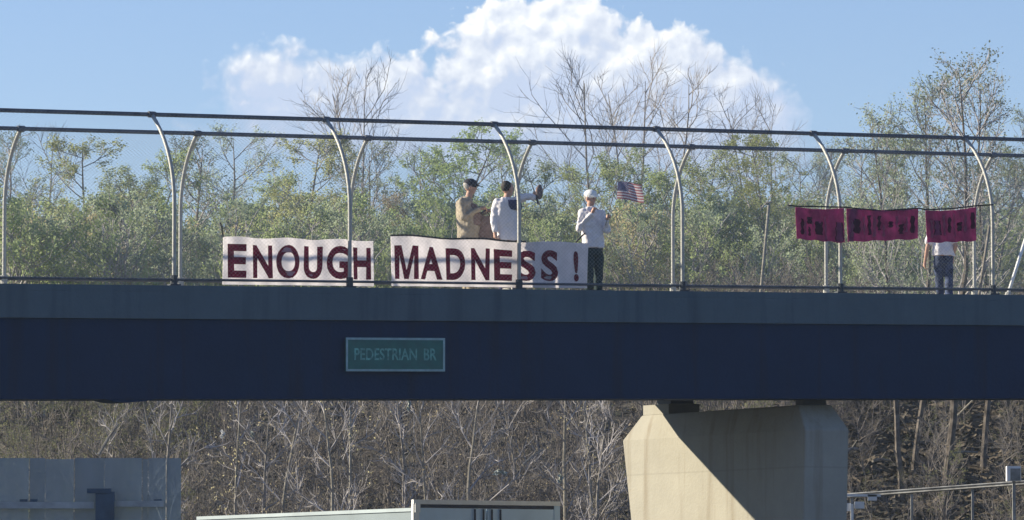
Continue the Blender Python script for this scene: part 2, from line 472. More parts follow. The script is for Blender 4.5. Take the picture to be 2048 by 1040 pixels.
# ------------------------------------------------------------------ fences
FH = 2.68
def profile(side, l):
    """l in 0..1 along the curved fence -> (inward offset, height)"""
    H1, FHs, IN = (1.25, 2.70, 0.80) if side > 0 else (1.35, 2.66, 0.60)
    if l < 0.45:
        return 0.0, H1 * l / 0.45
    a = (l - 0.45) / 0.55 * math.radians(50)
    k = math.radians(50)
    return IN * (1 - math.cos(a)) / (1 - math.cos(k)), H1 + (FHs - H1) * math.sin(a) / math.sin(k)
def FP(side, s, l, extra=0.0):
    d, h = profile(side, l)
    if side > 0: return B(s, 0.07 + d + extra, h + 0.0)
    return B(s, TF - d - extra, h + 0.16 * (1 - l) + 0.04)
def fence(side, s_first, spacing, label, lo, hi):
    root = empty('safety_fence', B(0, 0.07 if side > 0 else TF, 0.0), label, 'fence')
    ls = [i / 16 for i in range(17)]
    k = lo
    while s_first + k * spacing < hi:
        s = s_first + k * spacing
        if s > SA + 0.3:
            v = tube([FP(side, s, l) for l in ls], 0.031, 10)
            po = finish('post', mesh('post', *v), M['galv'], root, smooth=True)
            b0 = FP(side, s, 0)
            tt = 0.07 if side > 0 else TF
            hb = 0.0 if side > 0 else 0.24
            finish('base_plate', mesh('base_plate', *merge([bbox(s - 0.09, s + 0.09, tt - 0.062, tt + 0.062, hb + 0.003, hb + 0.025), tube([B(s, tt, hb + 0.02), B(s, tt, hb + 0.16)], 0.055, 8)])), M['bracket' if side > 0 else 'galv'], po)
            tp = FP(side, s, 1)
            finish('rail_clamp', mesh('rail_clamp', *tube([tp - GRADE_A * 0.06, tp + GRADE_A * 0.06], 0.05, 8)), M['rail'], po)
        k += 1
    def railp(l, r, nm='rail'):
        pts = [FP(side, SA + 0.2 + (SB - SA - 0.4) * i / 20, l) for i in range(21)]
        finish(nm, mesh(nm, *tube(pts, r, 8)), M['rail'], root, smooth=True)
    railp(1.0, 0.034, 'top_rail')
    lo_l = 0.034 if side > 0 else 0.05
    railp(lo_l, 0.020, 'bottom_rail')
    # woven wire, drawn as the two families of diagonal wires
    vs, fs = [], []
    step = 0.0707 * 1.0
    H_ = 3.0
    nseg = 12
    L = SB - SA
    n = int((L + H_) / step)
    for fam in (1, -1):
        for i in range(n):
            x0 = SA + 0.2 + i * step - (H_ if fam > 0 else 0)
            pts = []
            for j in range(nseg + 1):
                l = lo_l + (1 - lo_l) * j / nseg
                s = x0 + fam * H_ * j / nseg
                if SA + 0.2 <= s <= SB - 0.2:
                    pts.append(FP(side, s, l, -0.045))
            if len(pts) < 2: continue
            b = len(vs)
            off = [Vector((0, 0, 0.0011)), GRADE_A * 0.0010 - Vector((0, 0, 0.0006)), -GRADE_A * 0.0010 - Vector((0, 0, 0.0006))]
            for p in pts:
                for o_ in off: vs.append(p + o_)
            for j in range(len(pts) - 1):
                for q in range(3):
                    a, c = b + j * 3 + q, b + j * 3 + (q + 1) % 3
                    fs.append((a, c, c + 3, a + 3))
    w = finish('wire_mesh', mesh('wire_mesh', vs, fs), M['wire'], root)
    tag(w, kind='stuff')
    return root
sn1 = on_b(348, 565, 0.07)[0]; sn6 = on_b(1986, 580, 0.07)[0]
spn = (sn6 - sn1) / 5
sf1 = on_b(8, 565, TF)[0]; sf7 = on_b(1949, 580, TF)[0]
spf = (sf7 - sf1) / 6
print('post spacings', spn, spf, 'grade', GR, 'H0', H0, 'girder', zg, zb)
fence(1, sn1, spn, 'nearer curved pipe safety fence with chain link, its posts bending to the left', -4, SB)
fence(-1, sf1, spf, 'farther curved pipe safety fence with chain link, its posts bending to the right', -4, SB)

# ------------------------------------------------------------------ text helper
def text_mesh(txt, width, height, bold=0.0, extrude=0.0):
    """returns a bmesh-free (verts, faces) in a local frame, x right, y up, fitted into width x height"""
    cu = bpy.data.curves.new('lettering', 'FONT')
    cu.body = txt; cu.size = 1.0; cu.offset = bold; cu.resolution_u = 5
    o = bpy.data.objects.new('lettering_source', cu)
    COL.objects.link(o)
    dg = bpy.context.evaluated_depsgraph_get()
    me = bpy.data.meshes.new_from_object(o.evaluated_get(dg))
    vs = np.array([v.co[:] for v in me.vertices]); fs = [tuple(p.vertices) for p in me.polygons]
    bpy.data.objects.remove(o); bpy.data.curves.remove(cu); bpy.data.meshes.remove(me)
    mn, mx = vs.min(0), vs.max(0)
    vs[:, 0] = (vs[:, 0] - mn[0]) / (mx[0] - mn[0]) * width
    vs[:, 1] = (vs[:, 1] - mn[1]) / (mx[1] - mn[1]) * height
    return vs, fs
def glyph_polys(vs, fs, place):
    return [place(v[0], v[1]) for v in vs], fs

# ------------------------------------------------------------------ green sign on the girder
s0, h1 = on_b(692, 675, -0.05); s1, h0 = on_b(890, 743, -0.05)
sw, sh = s1 - s0, h1 - h0
sg = empty('bridge_sign', B((s0 + s1) / 2, -0.03, h0), 'green rectangular bridge name sign with pale border on the dark girder', 'sign')
finish('panel', mesh('panel', *bbox(s0, s1, -0.045, -0.02, h0, h1)), M['signgreen'], sg)
bw = 0.034
finish('border', mesh('border', *merge([bbox(s0, s1, -0.052, -0.046, h0, h0 + bw), bbox(s0, s1, -0.052, -0.046, h1 - bw, h1),
        bbox(s0, s0 + bw, -0.052, -0.046, h0 + bw, h1 - bw), bbox(s1 - bw, s1, -0.052, -0.046, h0 + bw, h1 - bw)])), M['signwhite'], sg)
for q in (0.2, 0.8):
    finish('bracket', mesh('bracket', *bbox(s0 + sw * q, s0 + sw * q + 0.06, -0.019, 0.048, h0 + 0.05, h1 - 0.05)), M['bracket'], sg)
for wd_, xa_, xb_ in (('PEDESTRIAN', 0.085, 0.715), ('BR', 0.785, 0.915)):
    tv, tf = text_mesh(wd_, sw * (xb_ - xa_), sh * 0.36, 0.016)
    finish('lettering', mesh('lettering', *glyph_polys(tv, tf, lambda x, y: B(s0 + sw * xa_ + x, -0.049, h0 + sh * 0.33 + y))), M['signtext'], sg)

# ------------------------------------------------------------------ banners on the near fence
def banner_surface(T, s0, s1, hb, ht, wav=0.02, seed=0, lift=None):
    def f(s, h):
        u = (s - s0) / (s1 - s0); v = (h - hb) / (ht - hb)
        t = T + wav * math.sin(u * 21 + seed) * (0.5 + 0.5 * v) + wav * 0.6 * math.sin(u * 47 + v * 3 + seed * 2)
        hh = h + (lift(u, v) if lift else 0)
        return B(s, t, hh)
    return f
def cloth(f, s0, s1, hb, ht, nu, nv, off=0.0):
    vs = []; fs = []
    for j in range(nv + 1):
        for i in range(nu + 1):
            vs.append(f(s0 + (s1 - s0) * i / nu, hb + (ht - hb) * j / nv))
    for j in range(nv):
        for i in range(nu):
            a = j * (nu + 1) + i
            fs.append((a, a + 1, a + nu + 2, a + nu + 1))
    k = len(vs)
    vs += [v + GRADE_N * 0.004 for v in vs]
    fs += [tuple(q + k for q in reversed(f_)) for f_ in fs]
    return vs, fs
def letters(root, f, specs, hb, ht, material, T_off=0.012):
    for ch, a, b in specs:
        if ch == 'M':
            w_, h_, q = b - a, ht - hb, 0.085
            m_ = w_ / 2
            pl = [(0, 0), (q, 0), (q, h_ * 0.72), (m_ - q * 0.42, 0), (m_ + q * 0.42, 0), (w_ - q, h_ * 0.72), (w_ - q, 0), (w_, 0), (w_, h_), (w_ - q * 1.35, h_), (m_, h_ * 0.26), (q * 1.35, h_), (0, h_)]
            tv = [(x_, y_, 0) for x_, y_ in pl]
            tf = [(0, 1, 2, 11, 12), (2, 3, 10, 11), (3, 4, 10), (4, 5, 9, 10), (5, 6, 7, 8, 9)]
            vs = [f(a + v[0], hb + v[1]) - GRADE_N * T_off for v in tv]
            finish('letter', mesh('letter', vs, tf), material, root)
            continue
        tv, tf = text_mesh(ch, b - a, ht - hb, 0.036)
        vs = [f(a + v[0], hb + v[1]) - GRADE_N * T_off for v in tv]
        finish('letter', mesh('letter', vs, tf), material, root)
def bpx(x, y, T=0.14): return on_b(x, y, T)
TB = 0.135
# ENOUGH
s0, hb = bpx(446, 569); s1 = bpx(747, 569)[0]; ht = bpx(446, 474)[1]
lift1 = lambda u, v: v * (0.012 * math.sin(u * 3.1 * 6) - 0.02 * u)
f1 = banner_surface(TB, s0, s1, hb, ht, 0.022, 1.0, lift1)
bn = empty('protest_banner', B((s0 + s1) / 2, TB, hb), 'white cloth banner with maroon letters reading ENOUGH tied to the nearer fence', 'banner', )
finish('cloth', mesh('cloth', *cloth(f1, s0, s1, hb, ht, 60, 10)), M['banner'], bn, smooth=True)
lb, lt = bpx(500, 556)[1], bpx(500, 489)[1]
letters(bn, f1, [(c, bpx(a, 520)[0], bpx(b, 520)[0]) for c, a, b in (('E', 455, 491), ('N', 504, 545), ('O', 553, 598), ('U', 606, 645), ('G', 652, 697), ('H', 706, 741))], lb, lt, M['maroon'])
finish('tie_cord', mesh('tie_cord', *tube([f1(s0, ht), B(s0 - 0.05, TB - 0.04, ht + 0.16), B(s0 - 0.07, TB - 0.03, ht + 0.22)], 0.014, 5)), M['cord'], bn)
# MADNESS !
s0, hb2 = bpx(783, 572); s1 = bpx(1174, 574)[0]; ht2 = bpx(783, 472)[1]
def lift2(u, v):
    return v * (-0.055 * min(u / 0.6, 1) + 0.012 * math.sin(u * 17)) 
f2 = banner_surface(TB, s0, s1, hb2, ht2, 0.024, 2.3, lift2)
bn2 = empty('protest_banner', B((s0 + s1) / 2, TB, hb2), 'white cloth banner with maroon letters reading MADNESS ! below three people, partly shaded', 'banner')
finish('cloth', mesh('cloth', *cloth(f2, s0, s1, hb2, ht2, 80, 10)), M['banner'], bn2, smooth=True)
lb, lt = bpx(800, 558)[1], bpx(800, 491)[1]
letters(bn2, f2, [(c, bpx(a, 520)[0], bpx(b, 520)[0]) for c, a, b in (('M', 789, 835), ('A', 839, 884), ('D', 892, 928), ('N', 940, 978), ('E', 987, 1024), ('S', 1032, 1070), ('S', 1080, 1117), ('!', 1146, 1156))], lb, lt, M['maroon'])
finish('top_cord', mesh('top_cord', *tube([f2(s0 + (s1 - s0) * 0.68 * i / 16, ht2) + Vector((0, 0, 0.012)) for i in range(17)], 0.015, 5)), M['cord'], bn2)

# maroon banner of three panels, hanging on the outside of the near fence
rb = empty('maroon_banner', B(on_b(1770, 450, -0.02)[0], -0.03, on_b(1770, 485, -0.02)[1]), 'maroon banner in three faded panels strung high on the nearer fence at the right', 'banner')
TR = -0.035
rp = [((1590, 414), (1687, 416), (1688, 486), (1592, 478)), ((1692, 417), (1836, 418), (1834, 478), (1694, 484)), ((1850, 421), (1951, 414), (1951, 482), (1853, 486))]
pan_marks = [
    [('d', 1599, 1604, 436, 468), ('d', 1610, 1622, 432, 446), ('d', 1612, 1617, 450, 468), ('d', 1628, 1641, 440, 467), ('p', 1605, 1608, 434, 470), ('p', 1622, 1625, 440, 470), ('p', 1645, 1649, 428, 474), ('d', 1668, 1684, 440, 476)],
    [('p', 1700, 1704, 440, 474), ('d', 1705, 1716, 438, 468), ('p', 1722, 1726, 432, 470), ('d', 1733, 1740, 428, 470), ('p', 1744, 1750, 430, 476), ('d', 1753, 1758, 430, 462), ('p', 1762, 1766, 448, 476), ('d', 1774, 1784, 442, 456), ('p', 1790, 1795, 430, 456), ('d', 1797, 1805, 450, 472), ('p', 1808, 1812, 432, 466), ('d', 1818, 1828, 432, 470)],
    [('p', 1858, 1862, 440, 476), ('d', 1864, 1878, 440, 470), ('p', 1884, 1888, 430, 472), ('d', 1893, 1898, 436, 468), ('p', 1903, 1906, 428, 474), ('d', 1911, 1922, 448, 466), ('p', 1926, 1930, 430, 466), ('d', 1938, 1948, 430, 462)]]
for (c, marks) in zip(rp, pan_marks):
    P_ = [on_b(x, y, TR) for x, y in c]           # tl, tr, br, bl as (s, h)
    def f3(u, v, P_=P_):
        s = (P_[0][0] * (1 - u) + P_[1][0] * u) * v + (P_[3][0] * (1 - u) + P_[2][0] * u) * (1 - v)
        h = (P_[0][1] * (1 - u) + P_[1][1] * u) * v + (P_[3][1] * (1 - u) + P_[2][1] * u) * (1 - v)
        h += -0.03 * math.sin(math.pi * u) * v + 0.01 * math.sin(u * 20) * (1 - v)
        return B(s, TR - 0.03 + 0.018 * math.sin(u * 19 + v * 2), h)
    p = finish('cloth_panel', mesh('cloth_panel', *cloth(f3, 0, 1, 0, 1, 30, 8)), M['redcloth'], rb, smooth=True)
    x0, x1 = c[0][0], c[1][0]; y0, y1 = c[0][1], c[3][1]
    for kind in 'dp':
        parts = []
        for (k_, a, b, ya, yb) in marks:
            if k_ != kind: continue
            ua, ub = (a - x0) / (x1 - x0), (b - x0) / (x1 - x0)
            va, vb = (y1 - yb) / (y1 - y0), (y1 - ya) / (y1 - y0)
            n = 6
            vs = [f3(ua + (ub - ua) * i + 0.012 * math.sin(j * 2.1 + a + i * 2), va + (vb - va) * j / n + 0.02 * math.sin(a + i)) - GRADE_N * 0.006 for j in range(n + 1) for i in (0, 1)]
            parts.append((vs, [(2 * j, 2 * j + 1, 2 * j + 3, 2 * j + 2) for j in range(n)]))
        for pt in parts:
            finish('faded_mark', mesh('faded_mark', *pt), M['redletter' if kind == 'd' else 'redpale'], p)
pts = [on_b(x, y, TR) for x, y in ((1574, 412), (1592, 414), (1686, 416), (1762, 423), (1836, 418), (1850, 421), (1900, 419), (1952, 413), (1985, 411))]
finish('cord', mesh('cord', *tube([B(s, TR - 0.02, h + 0.012) for s, h in pts], 0.012, 5)), M['cord'], rb)

# ------------------------------------------------------------------ people
def mk(name, col, **kw):
    return mat(name, col, **kw)
SKIN = mk('skin', (0.50, 0.30, 0.22), rough=0.6, scale=20, var=0.06)
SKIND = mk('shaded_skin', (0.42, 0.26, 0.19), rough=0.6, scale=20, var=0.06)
M_tan = mk('tan_jacket', (0.34, 0.295, 0.225), rough=0.9, scale=10, var=0.12)
M_drk = mk('dark_fabric', (0.035, 0.035, 0.045), rough=0.9, scale=10, var=0.15)
M_wht = mk('white_shirt', (0.80, 0.78, 0.80), rough=0.9, scale=10, var=0.04, transl=0.12)
M_cap = mk('white_cap', (0.82, 0.84, 0.82), rough=0.85, scale=10, var=0.03)
M_brn = mk('brown_fabric_and_shade', (0.19, 0.14, 0.13), rough=0.9, scale=14, var=0.2)
M_pnt = mk('dark_trousers', (0.020, 0.040, 0.045), rough=0.9, scale=10, var=0.15)
M_jean = mk('blue_jeans', (0.055, 0.075, 0.14), rough=0.9, scale=12, var=0.35)
M_khk = mk('khaki_trousers', (0.30, 0.26, 0.18), rough=0.9, scale=12, var=0.15)
M_navy = mk('navy_trousers_and_shade', (0.055, 0.055, 0.12), rough=0.9, scale=12, var=0.15)
M_shoe = mk('pale_shoes', (0.55, 0.54, 0.50), rough=0.7, scale=12, var=0.1)
M_hair = mk('dark_hair', (0.03, 0.022, 0.018), rough=0.7, scale=30, var=0.2)
M_greyh = mk('grey_hair', (0.42, 0.40, 0.37), rough=0.7, scale=30, var=0.2)
M_eye = mk('eye', (0.02, 0.015, 0.012), rough=0.2)

def ico(c, r, sx=1, sy=1, sz=1, seg=14):
    c = Vector(c); vs = []; fs = []
    nr = seg // 2
    vs.append(c + Vector((0, 0, r * sz)))
    for i in range(1, nr):
        a = math.pi * i / nr
        for k in range(seg):
            b = 2 * math.pi * k / seg
            vs.append(c + Vector((r * sx * math.sin(a) * math.cos(b), r * sy * math.sin(a) * math.sin(b), r * sz * math.cos(a))))
    vs.append(c - Vector((0, 0, r * sz)))
    for k in range(seg): fs.append((0, 1 + k, 1 + (k + 1) % seg))
    for i in range(nr - 2):
        for k in range(seg):
            a, b = 1 + i * seg + k, 1 + i * seg + (k + 1) % seg
            fs.append((a, a + seg, b + seg, b))
    l = len(vs) - 1; st = 1 + (nr - 2) * seg
    for k in range(seg): fs.append((l, st + (k + 1) % seg, st + k))
    return vs, fs
def limb(pts, rad):
    out = [tube(pts, list(rad), 12)]
    for p, r in zip(pts, rad): out.append(ico(p, r, seg=12))
    return out
def loft(rows, rot):
    """rows (x,y,z,half width, half depth); rot = heading of the chest about z (0: faces +x)"""
    n = 20; vs = []; fs = []
    c, s = math.cos(rot), math.sin(rot)
    for (x, y, z, w, d) in rows:
        for k in range(n):
            a = 2 * math.pi * k / n
            lx, ly = d * math.cos(a), w * math.sin(a)
            vs.append(Vector((x + lx * c - ly * s, y + lx * s + ly * c, z)))
    for i in range(len(rows) - 1):
        for k in range(n):
            a, b = i * n + k, i * n + (k + 1) % n
            fs.append((a, b, b + n, a + n))
    fs.append(tuple(range(n - 1, -1, -1))); fs.append(tuple(range((len(rows) - 1) * n, len(rows) * n)))
    return [(vs, fs)]
def remeshed(name, parts, origin, voxel, material, parent, smooth_it=4, wrinkle=0.0):
    vs, fs = merge(parts)
    me = mesh(name, vs, fs)
    tmp = bpy.data.objects.new('remesh_source', me); COL.objects.link(tmp)
    r = tmp.modifiers.new('r', 'REMESH'); r.mode = 'VOXEL'; r.voxel_size = voxel
    if smooth_it:
        s = tmp.modifiers.new('s', 'SMOOTH'); s.factor = 0.5; s.iterations = smooth_it
    dg = bpy.context.evaluated_depsgraph_get()
    out = bpy.data.meshes.new_from_object(tmp.evaluated_get(dg))
    bpy.data.objects.remove(tmp)
    if wrinkle:
        for v in out.vertices:
            n = mnoise.noise(v.co * 9 + Vector((3, 1, 7))) + 0.5 * mnoise.noise(v.co * 21)
            v.co += v.normal * n * wrinkle
    out.materials.clear()
    out.name = name
    out.materials.append(material)
    out.polygons.foreach_set('use_smooth', [True] * len(out.polygons))
    o = bpy.data.objects.new(name, out); COL.objects.link(o)
    o.parent = parent
    return o
def head_parts(c, rot, tilt=0.0, r=0.108):
    """skull with jaw, nose, ears, neck stub; faces direction rot"""
    c = Vector(c); f = Vector((math.cos(rot), math.sin(rot), 0)); sd = Vector((-math.sin(rot), math.cos(rot), 0)); up = Vector((0, 0, 1))
    def L(a, b, h):
        q = Matrix.Rotation(tilt, 3, sd)
        return c + q @ (f * a + sd * b + up * h)
    def ell(p, ra, rb, rc):
        v, fc_ = ico((0, 0, 0), 1, seg=16)
        q = Matrix.Rotation(tilt, 3, sd)
        return [p + q @ (f * x.x * ra + sd * x.y * rb + up * x.z * rc) for x in v], fc_
    parts = [ell(L(-0.008, 0, 0.02), r * 0.93, r * 0.74, r * 0.95), ell(L(0.022, 0, -0.045), r * 0.62, r * 0.56, r * 0.72),
             ell(L(0.052, 0, -0.085), 0.032, 0.034, 0.026), ell(L(0.093, 0, -0.012), 0.014, 0.012, 0.024), ell(L(0.102, 0, -0.025), 0.014, 0.015, 0.011),
             ell(L(0.083, 0, -0.058), 0.012, 0.026, 0.007), ell(L(0.083, 0, 0.022), 0.012, 0.045, 0.012),
             ell(L(-0.005, 0.082, -0.01), 0.020, 0.010, 0.032), ell(L(-0.005, -0.082, -0.01), 0.020, 0.010, 0.032)]
    eyes = [ell(L(0.082, b, 0.005), 0.009, 0.012, 0.008) for b in (0.032, -0.032)]
    return parts, eyes, L, ell
def hand_parts(wrist, d, palm_n, curl=0.5, size=1.0):
    """palm, four unequal bent fingers and a thumb; d: direction of fingers, palm_n: side the fingers curl to"""
    w = Vector(wrist); d = Vector(d).normalized(); pn = Vector(palm_n); pn = (pn - d * pn.dot(d)).normalized(); sd = d.cross(pn)
    parts = []
    k = size
    parts += [tube([w - d * 0.02 * k, w + d * 0.03 * k, w + d * 0.085 * k], [0.024 * k, 0.030 * k, 0.030 * k], 10)]
    for i, (o, ln) in enumerate(((-0.030, 0.062), (-0.010, 0.074), (0.010, 0.070), (0.029, 0.055))):
        p = w + d * 0.080 * k + sd * o * k
        a = 0.25 * curl; pts = [p - d * 0.02 * k]
        pts.append(p)
        for j in range(3):
            a += curl * 0.75
            p = p + (d * math.cos(a) + pn * math.sin(a)) * ln * k / 3 * 1.15
            pts.append(p)
        parts.append(tube(pts, [0.0105 * k, 0.0105 * k, 0.0098 * k, 0.009 * k, 0.0075 * k], 8))
        parts.append(ico(pts[-1], 0.0078 * k, seg=8))
    p = w + d * 0.025 * k - sd * 0.022 * k
    pts = [p, p + (-sd * 0.030 + d * 0.022 + pn * 0.012) * k, p + (-sd * 0.040 + d * 0.050 + pn * 0.028) * k]
    parts.append(tube(pts, [0.014 * k, 0.012 * k, 0.009 * k], 8))
    return parts

def person(loc, label, pose, looks):
    """pose: joints relative to the feet in metres, x right, y away from the camera, z up"""
    root = empty('person', loc, label, 'person')
    J = {k: Vector(v) for k, v in pose['j'].items()}
    rot = pose['chest']; hr = pose['head']
    H = J['head']
    hp, eyes, L, ell = head_parts(H, hr, pose.get('tilt', 0.0), pose.get('hr', 0.108))
    sk = []
    sk += hp
    sk += limb([J['neck'] - Vector((0, 0, 0.04)), H - Vector((0, 0, 0.05))], [0.058, 0.054])
    tor = pose['torso']
    sk += loft([(x, y, z, w * 0.9, d * 0.88) for (x, y, z, w, d) in tor], rot)
    for s in 'lr':
        sk += limb([J['sh' + s], J['el' + s], J['wr' + s]], [0.048, 0.037, 0.026])
        d = J['wr' + s] - J['el' + s]
        hd = pose.get('hd' + s, d)
        sk += hand_parts(J['wr' + s], hd, pose.get('pn' + s, (0, 0, 1)), pose.get('curl' + s, 0.6), pose.get('hs', 1.0))
        sk += limb([J['hip' + s], J['kn' + s], J['an' + s]], [0.078, 0.052, 0.036])
        fdir = Vector((math.cos(rot), math.sin(rot), 0))
        sk += limb([J['an' + s] + Vector((0, 0, -0.03)), J['an' + s] + fdir * 0.14 + Vector((0, 0, -0.055))], [0.038, 0.03])
    body = remeshed('body', sk, loc, 0.0085, looks['skin'], root, 2)
    for e in eyes:
        vs, fs = e
        o = bpy.data.objects.new('eye', mesh('eye', vs, fs)); o.data.materials.append(M_eye); COL.objects.link(o); o.parent = root
    # shirt / jacket
    top = loft([(x, y, z, w * looks.get('fat', 1.06), d * looks.get('fat', 1.06)) for (x, y, z, w, d) in tor if z > looks['hem']] , rot)
    lastsleeve = looks.get('sleeve', 1.0)
    for s in 'lr':
        sh, el, wr = J['sh' + s], J['el' + s], J['wr' + s]
        if lastsleeve > 0.9:
            top += limb([sh, el, el.lerp(wr, 0.9)], [0.072, 0.060, 0.046])
        else:
            top += limb([sh, sh.lerp(el, lastsleeve)], [0.072, 0.066])
    remeshed('jacket' if looks.get('jacket') else 'shirt', top, loc, 0.014, looks['top'], root, 4, 0.020)
    # trousers
    tr = loft([(x, y, z, w * 1.02, d * 1.03) for (x, y, z, w, d) in tor if z < looks['hem'] + 0.05], rot)
    for s in 'lr':
        tr += limb([J['hip' + s], J['kn' + s], J['an' + s] + Vector((0, 0, 0.0))], [0.098, 0.076, 0.066])
    remeshed('trousers', tr, loc, 0.014, looks['legs'], root, 4, 0.010)
    for s in 'lr':
        fdir = Vector((math.cos(rot), math.sin(rot), 0))
        a = J['an' + s]
        q = [Vector((a.x, a.y, 0.045)) - fdir * 0.05, Vector((a.x, a.y, 0.05)) + fdir * 0.05, Vector((a.x, a.y, 0.04)) + fdir * 0.17]
        remeshed('shoe', limb(q, [0.048, 0.05, 0.036]), loc, 0.012, looks['shoe'], root, 2)
    # hair and cap
    if looks.get('hair'):
        hv = [ell(L(-0.034, 0, 0.036), 0.088, 0.089, 0.098)]
        if looks.get('longhair'): hv.append(ell(L(-0.06, 0, -0.05), 0.055, 0.075, 0.09))
        remeshed('hair', hv, loc, 0.011, looks['hair'], root, 2, 0.006)
    if looks.get('cap'):
        cp = [ell(L(-0.006, 0, 0.052), 0.118, 0.098, 0.088)]
        remeshed('cap', cp, loc, 0.010, looks['cap'], root, 2, 0.002)
        n = 10; vs = []
        for k in range(n + 1):
            a = -1.15 + 2.3 * k / n
            for (rr, hh) in ((0.085, 0.052), (0.085 + 0.085 * math.cos(a * 0.9), 0.034)):
                vs.append(L(math.cos(a) * rr, math.sin(a) * min(rr, 0.092), hh))
        m_ = len(vs)
        vs += [v + Vector((0, 0, -0.007)) for v in vs]
        fs = [(2 * k, 2 * k + 2, 2 * k + 3, 2 * k + 1) for k in range(n)] + [(m_ + 2 * k, m_ + 2 * k + 1, m_ + 2 * k + 3, m_ + 2 * k + 2) for k in range(n)]
        fs += [(2 * k + 1, 2 * k + 3, m_ + 2 * k + 3, m_ + 2 * k + 1) for k in range(n)]
        o = bpy.data.objects.new('cap_brim', mesh('cap_brim', vs, fs)); o.data.materials.append(looks['cap']); COL.objects.link(o); o.parent = root
    return root, J, L

def standing(px, t, lean=0.0):
    s, _ = on_b(px, 560, t)
    return B(s, t, -0.05)
PXM = lambda dpx: dpx / 125.0

# man in the white cap
loc = standing(1183, 0.62)
def zpx(loc, y):
    """height above loc for photo row y at loc's distance"""
    return (at_y(1024, y, loc.y).z - loc.z)
def jx(loc, px, py, dy=0.0):
    p = at_y(px, py, loc.y)
    return (p.x - loc.x, dy, p.z - loc.z)
j = lambda x, y, d=0.0: jx(loc, x, y, d)
hz = zpx(loc, 396)
pose = dict(chest=R(-38), head=R(-38), tilt=R(8), j=dict(
    head=j(1181, 396), neck=j(1180, 417), shr=j(1165, 425, -0.08), shl=j(1203, 427, 0.08),
    elr=j(1158, 458, -0.14), wrr=j(1184, 428, -0.22), ell=j(1214, 460, -0.05), wrl=j(1213, 441, -0.18),
    hipr=j(1177, 508, -0.06), hipl=j(1196, 508, 0.05), knr=j(1178, 548, -0.08), knl=j(1197, 548, 0.03),
    anr=(PXM(-5), -0.06, 0.09), anl=(PXM(14), 0.05, 0.09)),
    torso=[(*j(1187, 512), 0.155, 0.115), (*j(1187, 497), 0.185, 0.14), (*j(1185, 470), 0.18, 0.145), (*j(1184, 445), 0.195, 0.135), (*j(1184, 425), 0.185, 0.105), (*j(1183, 414), 0.08, 0.06)],
    hdr=(0.35, -0.05, 0.9), pnr=(0.8, -0.3, 0), curlr=0.9, hdl=(0.3, -0.3, 0.8), pnl=(0.7, -0.2, 0), curll=1.25)
p1, J1, L1 = person(loc, 'person in white cap, white jacket and dark trousers, one hand raised to the mouth', pose,
    dict(skin=SKIN, top=M_wht, jacket=1, legs=M_pnt, shoe=M_drk, hem=zpx(loc, 500), cap=M_cap, hair=M_greyh, fat=1.10))
# dark crossbody strap and chest pocket
def strap(root, pts, r, m, name='strap'):
    o = bpy.data.objects.new(name, mesh(name, *tube(pts, r, 6))); o.data.materials.append(m); COL.objects.link(o); o.parent = root
strap(p1, [Vector(j(1152, 486, -0.17)), Vector(j(1160, 477, -0.2)), Vector(j(1170, 468, -0.185))], 0.013, M_drk)
# the flag on its stick, held in the person's left hand
wr = J1['wrl']
st0 = loc + wr + Vector((0.0, -0.06, -0.02))
ftop = at_y(1234, 362, st0.y)
fl = empty('hand_flag', st0, 'small stars and stripes flag on a thin stick, waved beside the person in white cap', 'flag')
finish('stick', mesh('stick', *tube([st0 - (ftop - st0) * 0.12, ftop + (ftop - st0) * 0.05], 0.0075, 6)), M['palebark'], fl)
M_fr = mk('flag_red', (0.40, 0.16, 0.17), rough=0.8, var=0.1, transl=0.4)
M_fw = mk('flag_white', (0.72, 0.66, 0.64), rough=0.8, var=0.05, transl=0.4)
M_fb = mk('flag_blue', (0.12, 0.12, 0.22), rough=0.8, var=0.1, transl=0.4)
fdn = Vector((ftop.x - st0.x, 0, ftop.z - st0.z)).normalized()
def flagp(u, v):
    a = at_y(1236, 363, st0.y); b = at_y(1284, 368, st0.y); c = at_y(1233, 397, st0.y); d = at_y(1288, 405, st0.y)
    p = (a * (1 - u) + b * u) * v + (c * (1 - u) + d * u) * (1 - v)
    return p + Vector((0.004 * math.sin(v * 5), 0.03 * math.sin(u * 7.5 + v), 0.012 * math.sin(u * 6)))
for k in range(13):
    v0, v1 = k / 13, (k + 1) / 13
    ua = 0.44 if k >= 6 else 0.0
    n = 10
    vs = [flagp(ua + (1 - ua) * i / n, vv) for vv in (v0, v1) for i in range(n + 1)]
    fs = [(i, i + 1, i + n + 2, i + n + 1) for i in range(n)]
    finish('stripe', mesh('stripe', vs, fs), M_fr if k % 2 == 0 else M_fw, fl, smooth=True)
n = 6
vs = [flagp(0.44 * i / n, 6 / 13 + (7 / 13) * jj / 4) for jj in range(5) for i in range(n + 1)]
fs = [(jj * (n + 1) + i, jj * (n + 1) + i + 1, (jj + 1) * (n + 1) + i + 1, (jj + 1) * (n + 1) + i) for jj in range(4) for i in range(n)]
can = finish('canton', mesh('canton', vs, fs), M_fb, fl, smooth=True)
parts = []
for r_ in range(9):
    for c_ in range(6 if r_ % 2 == 0 else 5):
        u = 0.44 * ((c_ + (0.5 if r_ % 2 == 0 else 1.0)) / 6.0); v = 6 / 13 + 7 / 13 * (r_ + 0.7) / 9.4
        p = flagp(u, v) - Vector((0, 0.003, 0))
        vs = []
        for q in range(10):
            a = math.pi / 2 + q * math.pi / 5; rr = 0.0085 if q % 2 == 0 else 0.0035
            vs.append(p + Vector((rr * math.cos(a), 0, rr * math.sin(a))))
        parts.append((vs, [tuple(range(10))]))
finish('stars', mesh('stars', *merge(parts)), M_fw, can)

